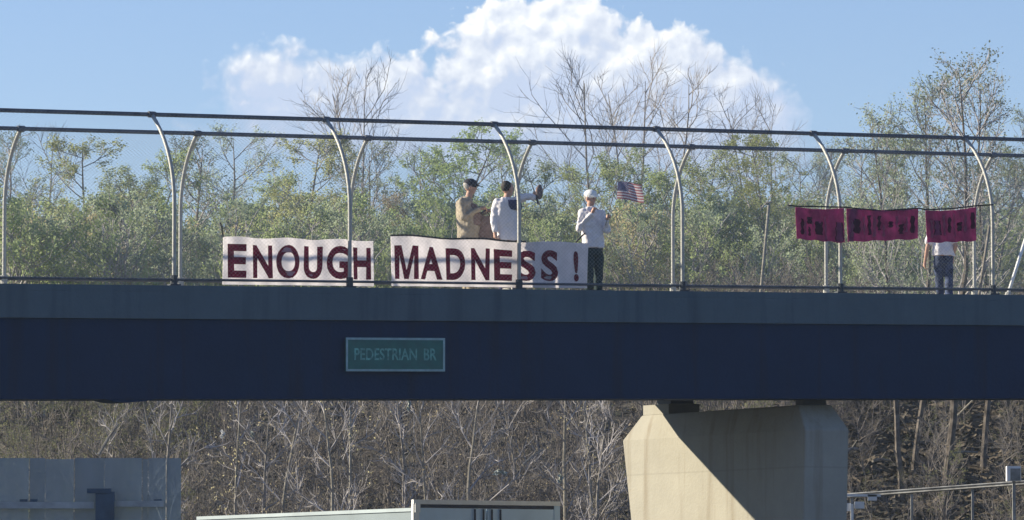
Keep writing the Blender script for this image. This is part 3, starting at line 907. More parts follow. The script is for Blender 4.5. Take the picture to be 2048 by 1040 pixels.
# person in the tan jacket, in profile, reaching to the right
loc = standing(938, 1.25)
j = lambda x, y, d=0.0: jx(loc, x, y, d)
pose = dict(chest=R(12), head=R(5), tilt=R(6), j=dict(
    head=j(941, 374), neck=j(936, 395), shr=j(925, 405, -0.17), shl=j(932, 405, 0.17),
    elr=j(928, 437, -0.24), wrr=j(961, 419, -0.2), ell=j(948, 436, 0.2), wrl=j(976, 420, 0.12),
    hipr=j(934, 497, -0.09), hipl=j(936, 497, 0.09), knr=j(940, 545, -0.1), knl=j(934, 545, 0.1),
    anr=(0.03, -0.1, 0.09), anl=(-0.04, 0.1, 0.09)),
    torso=[(*j(936, 503), 0.165, 0.12), (*j(937, 480), 0.20, 0.165), (*j(938, 455), 0.205, 0.18), (*j(934, 428), 0.215, 0.165), (*j(929, 405), 0.195, 0.13), (*j(933, 394), 0.09, 0.07)],
    hdr=(1, 0.1, 0.15), pnr=(0, 0, -1), curlr=0.9, hdl=(1, -0.1, 0.1), pnl=(0, 0, -1), curll=0.9)
p2, J2, L2 = person(loc, 'person in tan jacket and dark brimmed cap facing right, with arms held out in front', pose,
    dict(skin=SKIND, top=M_tan, jacket=1, legs=M_khk, shoe=M_drk, hem=zpx(loc, 488), cap=M_drk, hair=M_greyh, fat=1.08))
remeshed('shade_patch', loft([(x, y, z, w * 1.10, d * 1.0) for (x, y, z, w, d) in [(*j(946, 452), 0.19, 0.155), (*j(944, 430), 0.19, 0.145), (*j(940, 408), 0.165, 0.10)]], R(12)), loc, 0.014, M_brn, p2, 4, 0.01)  # shaded front of the tan jacket, put on as a brown layer
# shoulder bag hanging between the first two people
b0 = loc + Vector(j(968, 452, -0.05))
bag = empty('shoulder_bag', b0 - Vector((0, 0, 0.26)), 'brown cloth bag held between the person in tan jacket and the person in white shirt', 'bag')
def absmesh(name, parts, m, parent, vox=0.014, wr_=0.01):
    o = remeshed(name, [([v - wloc(parent) for v in vs], fs) for vs, fs in parts], None, vox, m, parent, 4, wr_)
    return o
absmesh('bag_body', loft([(b0.x + 0.01, b0.y, b0.z - 0.25, 0.05, 0.17), (b0.x, b0.y, b0.z - 0.14, 0.08, 0.19), (b0.x, b0.y, b0.z + 0.06, 0.065, 0.17), (b0.x, b0.y, b0.z + 0.16, 0.03, 0.15)], 0), M_brn, bag)
hw = loc + J2['wrr'] + Vector((0.09, 0, -0.02))
finish('handle', mesh('handle', *tube([b0 + Vector((-0.1, 0, 0.15)), hw, b0 + Vector((0.1, 0, 0.15))], 0.010, 6)), M_drk, bag)

# person in the white shirt waving with the right arm
loc = standing(1020, 0.50)
j = lambda x, y, d=0.0: jx(loc, x, y, d)
pose = dict(chest=R(-50), head=R(35), tilt=R(0), hs=1.1, j=dict(
    head=j(1016, 378), neck=j(1013, 396), shr=j(995, 405, -0.06), shl=j(1030, 401, 0.02),
    elr=j(987, 436, -0.10), wrr=j(990, 466, -0.16), ell=j(1052, 394, -0.05), wrl=j(1073, 396, -0.12),
    hipr=j(1006, 497, -0.05), hipl=j(1027, 497, 0.05), knr=j(1005, 545, -0.06), knl=j(1030, 545, 0.05),
    anr=(-0.12, -0.06, 0.09), anl=(0.1, 0.05, 0.09)),
    torso=[(*j(1017, 503), 0.165, 0.12), (*j(1017, 482), 0.19, 0.14), (*j(1017, 458), 0.18, 0.135), (*j(1014, 430), 0.195, 0.135), (*j(1012, 405), 0.19, 0.105), (*j(1013, 394), 0.08, 0.06)],
    hdr=(0.1, -0.1, -1), pnr=(1, 0, 0), curlr=0.7, hdl=(0.25, -0.1, 1), pnl=(-0.2, -1, 0), curll=0.3)
p3, J3, L3 = person(loc, 'person in loose white shirt with dark hair, arm stretched out to the right', pose,
    dict(skin=SKIN, top=M_wht, legs=M_navy, shoe=M_shoe, hem=zpx(loc, 492), hair=M_hair, fat=1.10, sleeve=0.95))
remeshed('shade_patch', loft([(x, y, z, w, d) for (x, y, z, w, d) in [(*j(1027, 420), 0.14, 0.105), (*j(1027, 410), 0.15, 0.125), (*j(1026, 400), 0.14, 0.10)]], R(-50)), loc, 0.014, M_navy, p3, 3, 0.005)  # dark shade on the white shirt, painted as a navy patch
w3 = loc + J3['wrl']
gc = w3 + Vector((0.045, -0.03, -0.02))
fan = empty('hand_paddle', w3, 'dark brown oval paddle held up by the waving person in white shirt', 'paddle')
absmesh('blade', [ico(at_y(1079, 384, w3.y - 0.05), 1, 0.058, 0.022, 0.125, 20)], M_brn, fan, 0.009, 0.002)
finish('handle', mesh('handle', *tube([w3 + Vector((0.0, -0.05, 0.04)), at_y(1075, 407, w3.y - 0.05)], 0.014, 8)), M_drk, fan)

# walking person half hidden behind the maroon banner
loc = standing(1886, 2.2)
j = lambda x, y, d=0.0: jx(loc, x, y, d)
pose = dict(chest=R(115), head=R(115), tilt=R(22), hs=1.0, hr=0.104, j=dict(
    head=j(1884, 440, 0.10), neck=j(1884, 456, 0.04), shr=j(1903, 465, 0.0), shl=j(1862, 465, -0.02),
    elr=j(1911, 492, -0.06), wrr=j(1906, 516, 0.12), ell=j(1854, 497, -0.06), wrl=j(1850, 524, 0.0),
    hipr=j(1895, 522, 0.02), hipl=j(1878, 522, -0.02), knr=j(1898, 552, 0.04), knl=j(1879, 552, 0.10),
    anr=(PXM(12), -0.12, 0.09), anl=(PXM(-4), 0.14, 0.09)),
    torso=[(*j(1887, 528), 0.15, 0.115), (*j(1887, 512), 0.185, 0.135), (*j(1886, 492), 0.18, 0.13), (*j(1884, 472), 0.19, 0.12), (*j(1883, 462), 0.17, 0.10), (*j(1884, 453), 0.07, 0.055)],
    hdr=(0, 0.2, -1), pnr=(-1, 0, 0), hdl=(-0.1, 0.1, -1), pnl=(1, 0, 0))
p4, J4, L4 = person(loc, 'person in white short sleeved shirt and blue jeans walking behind the maroon banner', pose,
    dict(skin=SKIN, top=M_wht, legs=M_jean, shoe=M_shoe, hem=zpx(loc, 514), hair=M_greyh, fat=1.08, sleeve=0.6))

# ------------------------------------------------------------------ leaning poles on the deck
def lean_pole(px0, py0, px1, py1, t0, t1, r, m, label):
    a = B(on_b(px0, py0, t0)[0], t0, -0.045)
    s1_, h1_ = on_b(px1, py1, t1)
    b = B(s1_, t1, h1_)
    o = empty('leaning_pole', a, label, 'pole')
    finish('pole_shaft', mesh('pole_shaft', *tube([a, b], r, 8)), m, o, smooth=True)
    finish('foot', mesh('foot', *tube([a + Vector((0, 0, 0.0)), a + (b - a).normalized() * 0.12], r * 1.8, 8)), M['galv'], o)
lean_pole(2013, 588, 2056, 462, 0.45, 0.7, 0.028, M['whitemetal'], 'bright white pole slanting up to the right at the right end of the walkway')
lean_pole(1955, 580, 1979, 452, 2.6, 3.2, 0.026, M['palebark'], 'dull grey pole slanting up behind the last curved fence post at the right')

# ------------------------------------------------------------------ trailer on the highway
M_trl = mat('trailer_side', (0.19, 0.235, 0.255), 0.45, scale=0.8, var=0.08)
M_trd = mat('trailer_door', (0.50, 0.66, 0.82), 0.4, scale=0.8, var=0.08)
M_trr = mat('trailer_side_rail', (0.32, 0.38, 0.40), 0.5, scale=0.8, var=0.1)
M_blk = mat('trailer_dark', (0.03, 0.04, 0.07), 0.6)
c = at_y(826, 999, 92.0)       # rear top left corner
tr = empty('box_trailer', (c.x + 1.2, c.y, 0.02), 'box trailer seen from behind with pale blue double doors and a bright white top edge', 'trailer')
LEN = 8.2; WD = 2.9
rt = HN; fw = HD
O = Vector((c.x, c.y, 0.02)); HT = c.z - 0.02
def T(a, b, h): return O + rt * a + fw * b + Vector((0, 0, h))
def tb(a0, a1, b0, b1, h0, h1):
    return hexa([T(a0, b0, h0), T(a1, b0, h0), T(a1, b1, h0), T(a0, b1, h0), T(a0, b0, h1), T(a1, b0, h1), T(a1, b1, h1), T(a0, b1, h1)])
bd = finish('body', mesh('body', *tb(0.03, WD - 0.03, 0.06, LEN, 1.15, HT - 0.16)), M_trl, tr)
finish('roof_rail', mesh('roof_rail', *tb(-0.0, WD, -0.02, 0.055, HT - 0.075, HT)), M['whitemetal'], tr)
finish('side_rail', mesh('side_rail', *tb(0.0, 0.06, 0.06, LEN, HT - 0.20, HT - 0.14)), M_trr, tr)
for a0, a1 in ((0.12, WD / 2 - 0.012), (WD / 2 + 0.012, WD - 0.12)):
    dr = finish('door', mesh('door', *tb(a0, a1, 0.0, 0.055, 1.2, HT - 0.14)), M_trd, tr)
    inner = a1 - 0.07 if a0 < 1 else a0 + 0.07
    for q in (inner, inner + (-0.17 if a0 < 1 else 0.17)):
        finish('lock_rod', mesh('lock_rod', *tube([T(q, -0.03, 1.3), T(q, -0.03, HT - 0.15)], 0.017, 6)), M_blk, dr)
finish('corner_post', mesh('corner_post', *tb(0.0, 0.115, -0.01, 0.058, 1.15, HT - 0.077)), M['whitemetal'], tr)
finish('corner_post', mesh('corner_post', *tb(WD - 0.115, WD, -0.01, 0.058, 1.15, HT - 0.077)), M_trd, tr)
finish('door_header', mesh('door_header', *tb(0.117, WD - 0.117, 0.002, 0.056, HT - 0.137, HT - 0.078)), M_blk, tr)
finish('corner_light', mesh('corner_light', *tb(0.02, 0.12, -0.045, -0.021, HT - 0.22, HT - 0.06)), M['whitemetal'], tr)
finish('chassis', mesh('chassis', *tb(0.7, WD - 0.7, 0.3, LEN - 0.2, 0.85, 1.148)), M_blk, tr)
finish('bumper', mesh('bumper', *tb(0.2, WD - 0.2, 0.05, 0.15, 0.45, 0.6)), M['rail'], tr)
M_tyre = mat('tyre', (0.02, 0.02, 0.02), 0.9)
for b in (1.6, 2.9, LEN - 3.4, LEN - 2.1):
    for a0, a1 in ((0.05, 0.6), (WD - 0.6, WD - 0.05)):
        wh = finish('wheel', mesh('wheel', *tube([T(a0, b, 0.51), T(a1, b, 0.51)], 0.5, 20)), M_tyre, tr)
        finish('rim', mesh('rim', *tube([T(a0 - 0.01, b, 0.51), T(a1 + 0.01, b, 0.51)], 0.27, 14)), M['galv'], wh)
for a in (0.8, 1.8):
    for b in (0.2,):
        finish('bumper_strut', mesh('bumper_strut', *tb(a - 0.04, a + 0.04, 0.155, 0.22, 0.55, 1.1)), M_blk, tr)
# ------------------------------------------------------------------ grey-blue noise screen at the lower left
def glassy(name, col, opac):
    m = bpy.data.materials.new(name); m.use_nodes = True
    t = NT(m.node_tree); bs = t.n['Principled BSDF']
    pos = t.node('ShaderNodeNewGeometry').outputs['Position']
    nz = t.node('ShaderNodeTexNoise', {'Vector': t.v('MULTIPLY', pos, (3.0, 3.0, 0.5)), 'Scale': 1.5, 'Detail': 4.0}).outputs[0]
    t.l.new(t.mix(nz, tuple(v * 0.8 for v in col), tuple(v * 1.2 for v in col)), bs.inputs['Base Color'])
    bs.inputs['Roughness'].default_value = 0.35
    tr_ = t.node('ShaderNodeBsdfTransparent', {'Color': (0.75, 0.85, 0.9, 1)})
    mx = t.node('ShaderNodeMixShader', {0: opac, 1: tr_.outputs[0], 2: bs.outputs[0]})
    t.l.new(mx.outputs[0], t.n['Material Output'].inputs[0])
    return m
M_ac = glassy('hazy_acrylic', (0.37, 0.42, 0.45), 0.50)
M_ac2 = glassy('hazy_acrylic_dark', (0.31, 0.36, 0.40), 0.56)
M_nb = mat('noise_rail', (0.34, 0.38, 0.41), 0.5)
M_np = mat('noise_post', (0.035, 0.075, 0.13), 0.6)
YN = 101.0
scr = empty('noise_screen', (at_y(180, 1040, YN).x, YN, gzf(-8, YN)), 'hazy grey blue translucent roadside screen with pale rail and dark blue post', 'noise barrier')
edges = [-230, -120, -20, 58, 90, 148, 208, 284, 296, 332, 362]
zt = at_y(180, 916, YN).z; zbm = 0.1
for k in range(len(edges) - 1):
    xa, xb = at_y(edges[k], 1000, YN).x, at_y(edges[k + 1], 1000, YN).x
    m_ = M_ac2 if k % 2 else M_ac
    yy = YN + (0.03 if k % 2 else 0.0)
    finish('acrylic_sheet', mesh('acrylic_sheet', *wbox(xa + 0.004, xb - 0.004, yy, yy + 0.02, zbm, zt - (0.02 if k % 3 == 1 else 0))), m_, scr)
x0, x1 = at_y(-230, 0, YN).x, at_y(328, 1000, YN).x
xp0, xp1 = at_y(178, 1000, YN).x, at_y(230, 1000, YN).x
zr0, zr1 = at_y(0, 1017, YN).z, at_y(0, 1004, YN).z
finish('rail', mesh('rail', *wbox(x0, xp0 + 0.1, YN - 0.11, YN - 0.035, zr0, zr1)), M_nb, scr)
finish('rail', mesh('rail', *wbox(xp1 - 0.02, x1, YN - 0.11, YN - 0.035, zr0 + 0.03, zr1 + 0.02)), M_nb, scr)
po = finish('post', mesh('post', *wbox(xp0 + 0.14, xp1, YN - 0.24, YN - 0.115, 0.0, at_y(0, 984, YN).z)), M_np, scr)
finish('post_cap', mesh('post_cap', *wbox(xp0 - 0.02, xp1 - 0.06, YN - 0.26, YN - 0.10, at_y(0, 987, YN).z + 0.002, at_y(0, 981, YN).z + 0.03)), M_np, po)
for xx in (48, 68, 316):
    xc = at_y(xx, 1000, YN).x
    finish('clamp', mesh('clamp', *wbox(xc - 0.07, xc + 0.07, YN - 0.10, YN - 0.04, zr1 + 0.003, zr1 + 0.05)), M_np, scr)

# ------------------------------------------------------------------ trees
def make_tree(seed, H=8.0, spread=0.28, nprim=18, lean=0.03, thin=1.0, leaf=None, nleaf=0, leafsize=0.07, crown0=0.3, upward=0.6, trunk_r=0.07, taper_top=0.007, density=1.0, round_=0.8):
    """returns dict of arrays for trunk/limbs mesh and for leaf mesh, base at the origin"""
    r = random.Random(seed)
    vs, fs, tv, tf = [], [], [], []
    tips = []
    def add(pts, rads, n, V, Fc):
        b = len(V)
        prev = None
        for i, p in enumerate(pts):
            d = (pts[min(i + 1, len(pts) - 1)] - pts[max(i - 1, 0)])
            d = d.normalized() if d.length > 1e-6 else Vector((0, 0, 1))
            u = d.orthogonal().normalized() if prev is None else (prev - d * prev.dot(d)).normalized()
            prev = u; w = d.cross(u)
            for k in range(n):
                a = 2 * math.pi * k / n
                V.append(p + (u * math.cos(a) + w * math.sin(a)) * rads[i])
        for i in range(len(pts) - 1):
            for k in range(n):
                a, c = b + i * n + k, b + i * n + (k + 1) % n
                Fc.append((a, c, c + n, a + n))
    def wander(p, d, ln, nseg, jit, up):
        pts = [p]; 
        for i in range(nseg):
            d = (d + Vector((r.gauss(0, jit), r.gauss(0, jit), r.gauss(0, jit) + up))).normalized()
            p = p + d * (ln / nseg); pts.append(p)
        return pts, d
    d0 = Vector((r.gauss(0, lean), r.gauss(0, lean), 1)).normalized()
    tp, _ = wander(Vector((0, 0, -0.3)), d0, H * 0.97 + 0.3, 12, 0.045, 0.04)
    n_ = len(tp)
    rads = [trunk_r * (1 - i / (n_ - 1)) ** 0.8 + taper_top for i in range(n_)]
    rads[0] *= 1.35
    add(tp, rads, 7, tv, tf)
    for k in range(nprim):
        u = crown0 + (0.97 - crown0) * (k + r.random()) / nprim
        i = min(int(u * (n_ - 1)), n_ - 2); fr = u * (n_ - 1) - i
        p = tp[i].lerp(tp[i + 1], fr)
        a = r.random() * math.tau
        cu = (u - crown0) / (1 - crown0)
        ln = H * spread * (math.sin(math.pi * min(1, 0.12 + cu * 0.88)) ** 0.6 * round_ + (1 - round_) * (1 - cu)) * (0.75 + 0.5 * r.random()) + 0.25
        d = Vector((math.cos(a), math.sin(a), upward + r.gauss(0, 0.18))).normalized()
        pts, dd = wander(p, d, ln, 5, 0.13, 0.07)
        r0 = max(0.014, rads[i] * 0.5) * thin
        add(pts, [r0 * (1 - 0.8 * q / 5) + 0.005 for q in range(6)], 4, vs, fs)
        ns = max(3, int(6 * density))
        for q in range(ns):
            v = 0.25 + 0.75 * (q + r.random()) / ns
            ii = min(int(v * 5), 4)
            p2 = pts[ii].lerp(pts[ii + 1], v * 5 - ii)
            ax = (pts[ii + 1] - pts[ii]).normalized()
            sd = ax.orthogonal().normalized(); sd.rotate(Matrix.Rotation(r.random() * math.tau, 3, ax))
            d2 = (ax * 0.8 + sd * 0.9 + Vector((0, 0, 0.25))).normalized()
            l2 = ln * (0.22 + 0.26 * r.random()) * (1.15 - 0.5 * v) + 0.12
            pt2, _ = wander(p2, d2, l2, 3, 0.16, 0.08)
            add(pt2, [q_ * thin for q_ in (0.011, 0.0085, 0.0065, 0.004)], 3, vs, fs)
            for w_ in range(max(2, int(4 * density))):
                v3 = 0.2 + 0.8 * r.random(); i3 = min(int(v3 * 3), 2)
                p3_ = pt2[i3].lerp(pt2[i3 + 1], v3 * 3 - i3)
                d3 = (d2 + Vector((r.gauss(0, 0.6), r.gauss(0, 0.6), r.gauss(0.2, 0.5)))).normalized()
                l3 = l2 * (0.35 + 0.4 * r.random()) + 0.08
                pt3 = [p3_, p3_ + d3 * l3 * 0.5, p3_ + (d3 + Vector((0, 0, 0.2))).normalized() * l3]
                add(pt3, [q_ * thin for q_ in (0.0065, 0.005, 0.003)], 3, vs, fs)
                tips.append(pt3)
    lv, lf = [], []
    if nleaf:
        for q in range(nleaf):
            pt = tips[r.randrange(len(tips))]
            v = r.random()
            p = pt[1].lerp(pt[2], v * 1.25) + Vector((r.gauss(0, 0.05), r.gauss(0, 0.05), r.gauss(0, 0.05)))
            a = Vector((r.gauss(0, 1), r.gauss(0, 1), r.gauss(0, 1))).normalized()
            b = a.orthogonal().normalized()
            s = leafsize * (0.6 + 0.8 * r.random())
            k = len(lv)
            lv += [p - a * s * 0.5, p + b * s * 0.3, p + a * s * 0.5, p - b * s * 0.3]
            lf.append((k, k + 1, k + 2, k + 3))
    return dict(trunk=(tv, tf), limbs=(vs, fs), leaves=(lv, lf), H=H)
def to_mesh(nm, vf, m):
    me = mesh(nm, *vf); me.materials.append(m); return me
PROTO = {}
def proto(key, leafm=None, bark='bark', **kw):
    t = make_tree(**kw)
    if key.startswith('bare'):
        me = to_mesh('crown', t['limbs'], M['twig'])
    else:
        lv, lf = t['leaves']; vs, fs = t['limbs']
        me = mesh('crown', vs + lv, fs + [tuple(i + len(vs) for i in f) for f in lf])
        me.materials.append(M['twig']); me.materials.append(M[leafm])
        mi = np.zeros(len(fs) + len(lf), dtype=np.int32); mi[len(fs):] = 1
        me.polygons.foreach_set('material_index', mi)
    cv_ = np.array([v[:] for v in t['limbs'][0]]); cv_ = cv_[cv_[:, 2] > t['H'] * 0.7]
    PROTO[key] = (to_mesh('trunk', t['trunk'], M[bark]), me, t['H'], cv_[:, :2].mean(0))
proto('green0', 'leafy', seed=1, nprim=26, nleaf=12500, spread=0.19, leafsize=0.062, crown0=0.12, upward=0.55)
proto('green1', 'leafg', seed=2, nprim=28, nleaf=12500, spread=0.21, leafsize=0.062, crown0=0.12, upward=0.5)
proto('green2', 'leafg', seed=3, nprim=24, nleaf=10500, spread=0.16, leafsize=0.06, crown0=0.15, upward=0.9)
proto('olive0', 'leafo', seed=4, nprim=24, nleaf=9000, spread=0.18, leafsize=0.055, crown0=0.12, upward=0.8)
proto('grey0', 'leafb', seed=5, nprim=22, nleaf=7000, spread=0.19, leafsize=0.05, crown0=0.25, upward=0.9)
proto('grey1', 'leafb', seed=6, nprim=20, nleaf=5000, spread=0.16, leafsize=0.05, crown0=0.25, upward=1.2)
proto('bare0', seed=7, nprim=16, thin=0.6, trunk_r=0.045, spread=0.26, crown0=0.30, upward=1.3)
proto('bare1', seed=8, nprim=15, thin=0.6, trunk_r=0.045, spread=0.22, crown0=0.35, upward=1.6, lean=0.06)
proto('bare2', seed=9, nprim=18, thin=0.6, trunk_r=0.045, spread=0.20, crown0=0.25, upward=1.1)
proto('tallgrey', 'leafb', 'bark', seed=10, nprim=24, nleaf=3800, thin=0.8, spread=0.15, leafsize=0.045, crown0=0.35, upward=1.0, trunk_r=0.065)
proto('sapling0', 'leafo', 'palebark', seed=12, H=5, nprim=10, nleaf=260, spread=0.16, leafsize=0.05, crown0=0.3, upward=1.1, trunk_r=0.045, density=0.8)
proto('bare_sapling', None, 'palebark', seed=13, H=5, nprim=10, spread=0.18, crown0=0.25, upward=1.0, trunk_r=0.05, lean=0.12)

def place_tree(key, px, ytop, Yd, label, group=None, width=1.0, name='tree', rz=None, anchor=1.0, bark=None):
    p = at_y(px, ytop, Yd)
    g = gzf(p.x, p.y)
    h = p.z - g
    tm, cm, H, off = PROTO[key]
    k = h / H
    rz = random.random() * math.tau if rz is None else rz
    p.x -= (off[0] * math.cos(rz) - off[1] * math.sin(rz)) * k * width * anchor
    g = gzf(p.x, p.y)
    root = empty(name, (p.x, p.y, g), label, 'tree', group)
    for nm, me_ in (('trunk', tm), ('crown', cm)):
        o = bpy.data.objects.new(nm, me_); COL.objects.link(o); o.parent = root
        kw = k * width if nm == 'crown' else k * min(width, 1.15)
        o.scale = (kw, kw, k); o.rotation_euler = (0, 0, rz)
        if nm == 'trunk' and width != 1: o.scale = (kw, kw, k)
        if nm == 'crown' and width != 1: o.scale = (k * width, k * width, k)
        if nm == 'trunk': o.scale = (k * width, k * width, k)
        if nm == 'trunk' and bark:
            o.material_slots[0].link = 'OBJECT'; o.material_slots[0].material = M[bark]
    return root
GRP = 'budding trees beyond the bridge'
TREES = [
    # key, px, top y, distance, width, label
    ('grey0', 18, 262, 168, 1.1, 'grey green budding tree behind the leftmost fence post'),
    ('bare2', 92, 268, 186, 1.2, 'bare purplish tree between the two leftmost green crowns'),
    ('green0', 168, 272, 162, 1.25, 'yellow green pointed tree left of the first pair of fence posts'),
    ('green1', 268, 338, 158, 1.35, 'low round green tree just left of the first pair of fence posts'),
    ('green2', 330, 300, 170, 1.1, 'slim green tree directly behind the first pair of fence posts'),
    ('grey1', 392, 278, 172, 1.3, 'thin see-through grey tree just right of the first pair of fence posts'),
    ('grey0', 462, 266, 178, 1.2, 'wide thin grey green tree above the left half of the ENOUGH banner'),
    ('green2', 545, 345, 164, 1.2, 'short green tree above the letter O of the ENOUGH banner'),
    ('green0', 632, 262, 158, 1.35, 'tall dense olive green tree just left of the second pair of fence posts'),
    ('grey0', 742, 290, 174, 1.2, 'blue grey feathery tree just right of the second pair of fence posts'),
    ('olive0', 806, 372, 160, 1.35, 'low tan olive tree above the start of the MADNESS banner'),
    ('green2', 872, 300, 170, 1.2, 'light green slender tree left of the person in tan jacket'),
    ('green1', 935, 243, 160, 1.25, 'pointed green tree directly above the person in tan jacket'),
    ('grey1', 1012, 300, 176, 1.2, 'thin grey tree above the person in white shirt'),
    ('green2', 1092, 310, 166, 1.3, 'pale green tree right of the waving arm'),
    ('green0', 1178, 322, 162, 1.3, 'yellow green tree above the person in white cap'),
    ('green1', 1262, 290, 160, 1.3, 'broad green tree directly above the waved flag'),
    ('green2', 1345, 330, 158, 1.3, 'low green tree behind the fourth pair of fence posts'),
    ('green1', 1428, 292, 168, 1.3, 'wide green tree midway between the fourth and fifth pair of fence posts'),
    ('green0', 1512, 262, 160, 1.2, 'green round topped tree left of the maroon banner'),
    ('grey0', 1592, 312, 178, 1.1, 'sparse grey tree behind the left panel of the maroon banner'),
    ('grey1', 1650, 300, 180, 1.1, 'slight grey green tree behind the fifth pair of fence posts'),
    ('grey0', 1722, 280, 165, 1.2, 'misty grey green tree above the middle panel of the maroon banner'),
    ('green2', 1790, 262, 162, 1.2, 'dull green upright tree above the right half of the middle maroon panel'),
    ('green1', 2012, 300, 150, 1.2, 'green bushy tree right of the last pair of fence posts'),
    ('grey0', 2040, 230, 165, 1.1, 'grey green tree cut off by the right edge of the photo'),
]
for key, px, yt, Yd, wd, lab in TREES:
    place_tree(key, px, yt, Yd, lab, None, wd, 'budding_tree')
for key, px, yt, Yd, wd, lab in [
    ('bare1', 668, 152, 178, 1.15, 'bare tree whose forked branches rise over the top rail near the second post, left stem'),
    ('bare0', 735, 158, 182, 1.1, 'bare tree with fine twigs rising over the rails right of the second post'),
    ('bare0', 1148, 150, 184, 1.2, 'bare spreading tree rising into the cloud above the person in white cap'),
    ('bare1', 1232, 168, 178, 1.1, 'bare tree with slanting limbs above the waved flag'),
    ('bare0', 1312, 140, 182, 1.15, 'tallest bare tree against the white cloud left of the fourth post'),
    ('bare2', 1375, 146, 176, 1.2, 'bare narrow tree against the cloud just right of the fourth post'),
    ('bare1', 1468, 200, 184, 1.1, 'bare thin tree over the rails midway to the fifth post'),
    ('bare0', 1525, 222, 180, 1.0, 'small bare treetop just over the top rail left of the fifth post'),
    ('bare2', 830, 300, 186, 1.3, 'low bare purplish tree in the gap above the start of MADNESS'),
    ('bare2', 1625, 335, 176, 1.3, 'bare twiggy tree in the sky gap above the left maroon panel'),
]:
    place_tree(key, px, yt, Yd, lab, None, wd, 'bare_tree')
# trees on the slope at the right: trunks seen below the girder, crowns far above it
for key, px, yt, Yd, wd, lab in [
    ('grey1', 1786, 230, 124, 0.9, 'slim dark trunked tree on the slope, first to the right of the pier'),
    ('tallgrey', 1834, 168, 126, 1.0, 'slope tree with a pale stripe down its trunk, second right of the pier'),
    ('tallgrey', 1893, 128, 122, 1.1, 'thickest trunked tall tree on the slope, third right of the pier'),
    ('tallgrey', 1966, 150, 125, 1.0, 'dark trunked tree on the slope, fourth right of the pier, left of the white box'),
]:
    place_tree(key, px, yt, Yd, lab, None, wd, 'tall_tree', None, 0.35, 'darkbark')

# slender stems seen below the girder
stems = [(52, 150), (120, 150), (222, 138), (238, 141), (300, 136), (340, 128), (478, 130), (545, 128), (584, 126), (643, 124), (700, 129), (800, 127), (848, 124), (960, 122), (1022, 126), (1120, 124), (1175, 123), (1208, 121)]
STL = ['thin sapling above the left end of the grey screen', 'thin sapling above the dark clamps of the grey screen', 'pale sapling beside the broken slanting limb, on its left',
       'pale sapling crossed by the broken slanting limb', 'slim sapling between the slanting limb and the tall stem at the screen end', 'tall pale sapling right above the right edge of the grey screen',
       'thin sapling just right of the bright white plastic scrap', 'thin sapling above the trailer side, right of the dull plastic scrap', 'thin sapling left of the palest stem above the trailer side',
       'palest upright sapling above the trailer side, below the left edge of the green sign', 'thin sapling below the left part of the green sign', 'thin sapling below the right part of the green sign',
       'thin sapling just above the left corner of the trailer doors', 'thin dark based sapling above the middle of the trailer doors', 'thin sapling above the right half of the trailer doors',
       'thin sapling above the right corner of the trailer doors', 'forked sapling in the brush left of the sunlit pier face', 'pale sapling closest to the left edge of the pier']
for i, (px, Yd) in enumerate(stems):
    place_tree('bare_sapling' if i % 2 else 'sapling0', px, 700 + (i * 37) % 90, Yd, STL[i], 'pale saplings in the brush', 1.0, 'sapling')

# fill: shrubs behind the deck and brush on the slope, joined as uncountable growth
def np_mesh(name, V, Fq, materials, mi=None):
    me = bpy.data.meshes.new(name)
    me.vertices.add(len(V)); me.vertices.foreach_set('co', V.astype(np.float32).ravel())
    nF = len(Fq)
    me.loops.add(nF * 4); me.loops.foreach_set('vertex_index', Fq.astype(np.int32).ravel())
    me.polygons.add(nF)
    me.polygons.foreach_set('loop_start', np.arange(0, nF * 4, 4, dtype=np.int32))
    if mi is not None: me.polygons.foreach_set('material_index', mi.astype(np.int32))
    for m_ in materials: me.materials.append(m_)
    me.update(calc_edges=True); me.validate()
    return me
def scatter(name, templates, spots, materials, **kw):
    Vs, Fs, Ms = [], [], []; off = 0
    for (x, y, z, sc, szz, ti) in spots:
        V, Fq, mi = templates[ti]
        a = random.random() * math.tau; c, s = math.cos(a), math.sin(a)
        v = np.empty_like(V)
        v[:, 0] = (V[:, 0] * c - V[:, 1] * s) * sc + x
        v[:, 1] = (V[:, 0] * s + V[:, 1] * c) * sc + y
        v[:, 2] = V[:, 2] * szz + z
        Vs.append(v); Fs.append(Fq + off); Ms.append(mi); off += len(V)
    me = np_mesh(name, np.concatenate(Vs), np.concatenate(Fs), materials, np.concatenate(Ms))
    o = bpy.data.objects.new(name, me); COL.objects.link(o)
    return tag(o, kind='stuff', **kw)
def template(t, leafmi=None, drop=1.0):
    tv, tf = t['trunk']; vs, fs = t['limbs']; lv, lf = t['leaves']
    V = np.array([v[:] for v in tv + vs + lv]); 
    Fq = np.array(tf + [tuple(i + len(tv) for i in f) for f in fs] + [tuple(i + len(tv) + len(vs) for i in f) for f in lf])
    mi = np.zeros(len(Fq), int)
    if len(lf): mi[-len(lf):] = leafmi
    return V, Fq, mi
def bushT(seed, nleaf, mi, ls=0.08, n=10):
    return template(make_tree(seed, H=3.0, spread=0.34, nprim=n, nleaf=nleaf, leafsize=ls, crown0=0.05, upward=0.9, trunk_r=0.03, density=0.7, lean=0.1), mi)
bush_t = [bushT(31, 1800, 1, 0.06), bushT(32, 1800, 2, 0.06), bushT(33, 1600, 3, 0.06), bushT(34, 1200, 1, 0.06)]
spots = []
for k in range(340):
    px = random.uniform(-80, 2130); Yd = random.uniform(150, 176)
    x = at_y(px, 500, Yd).x
    yt = random.uniform(425, 535)
    zt_ = at_y(px, yt, Yd).z; gg = gzf(x, Yd)
    h = max(1.2, zt_ - gg)
    gsel = random.choice((0, 0, 1, 1, 2, 3)) if px < 1300 else random.choice((0, 1, 1, 3))
    spots.append((x, Yd, gg, h / 3 * 0.9, h / 3, gsel))
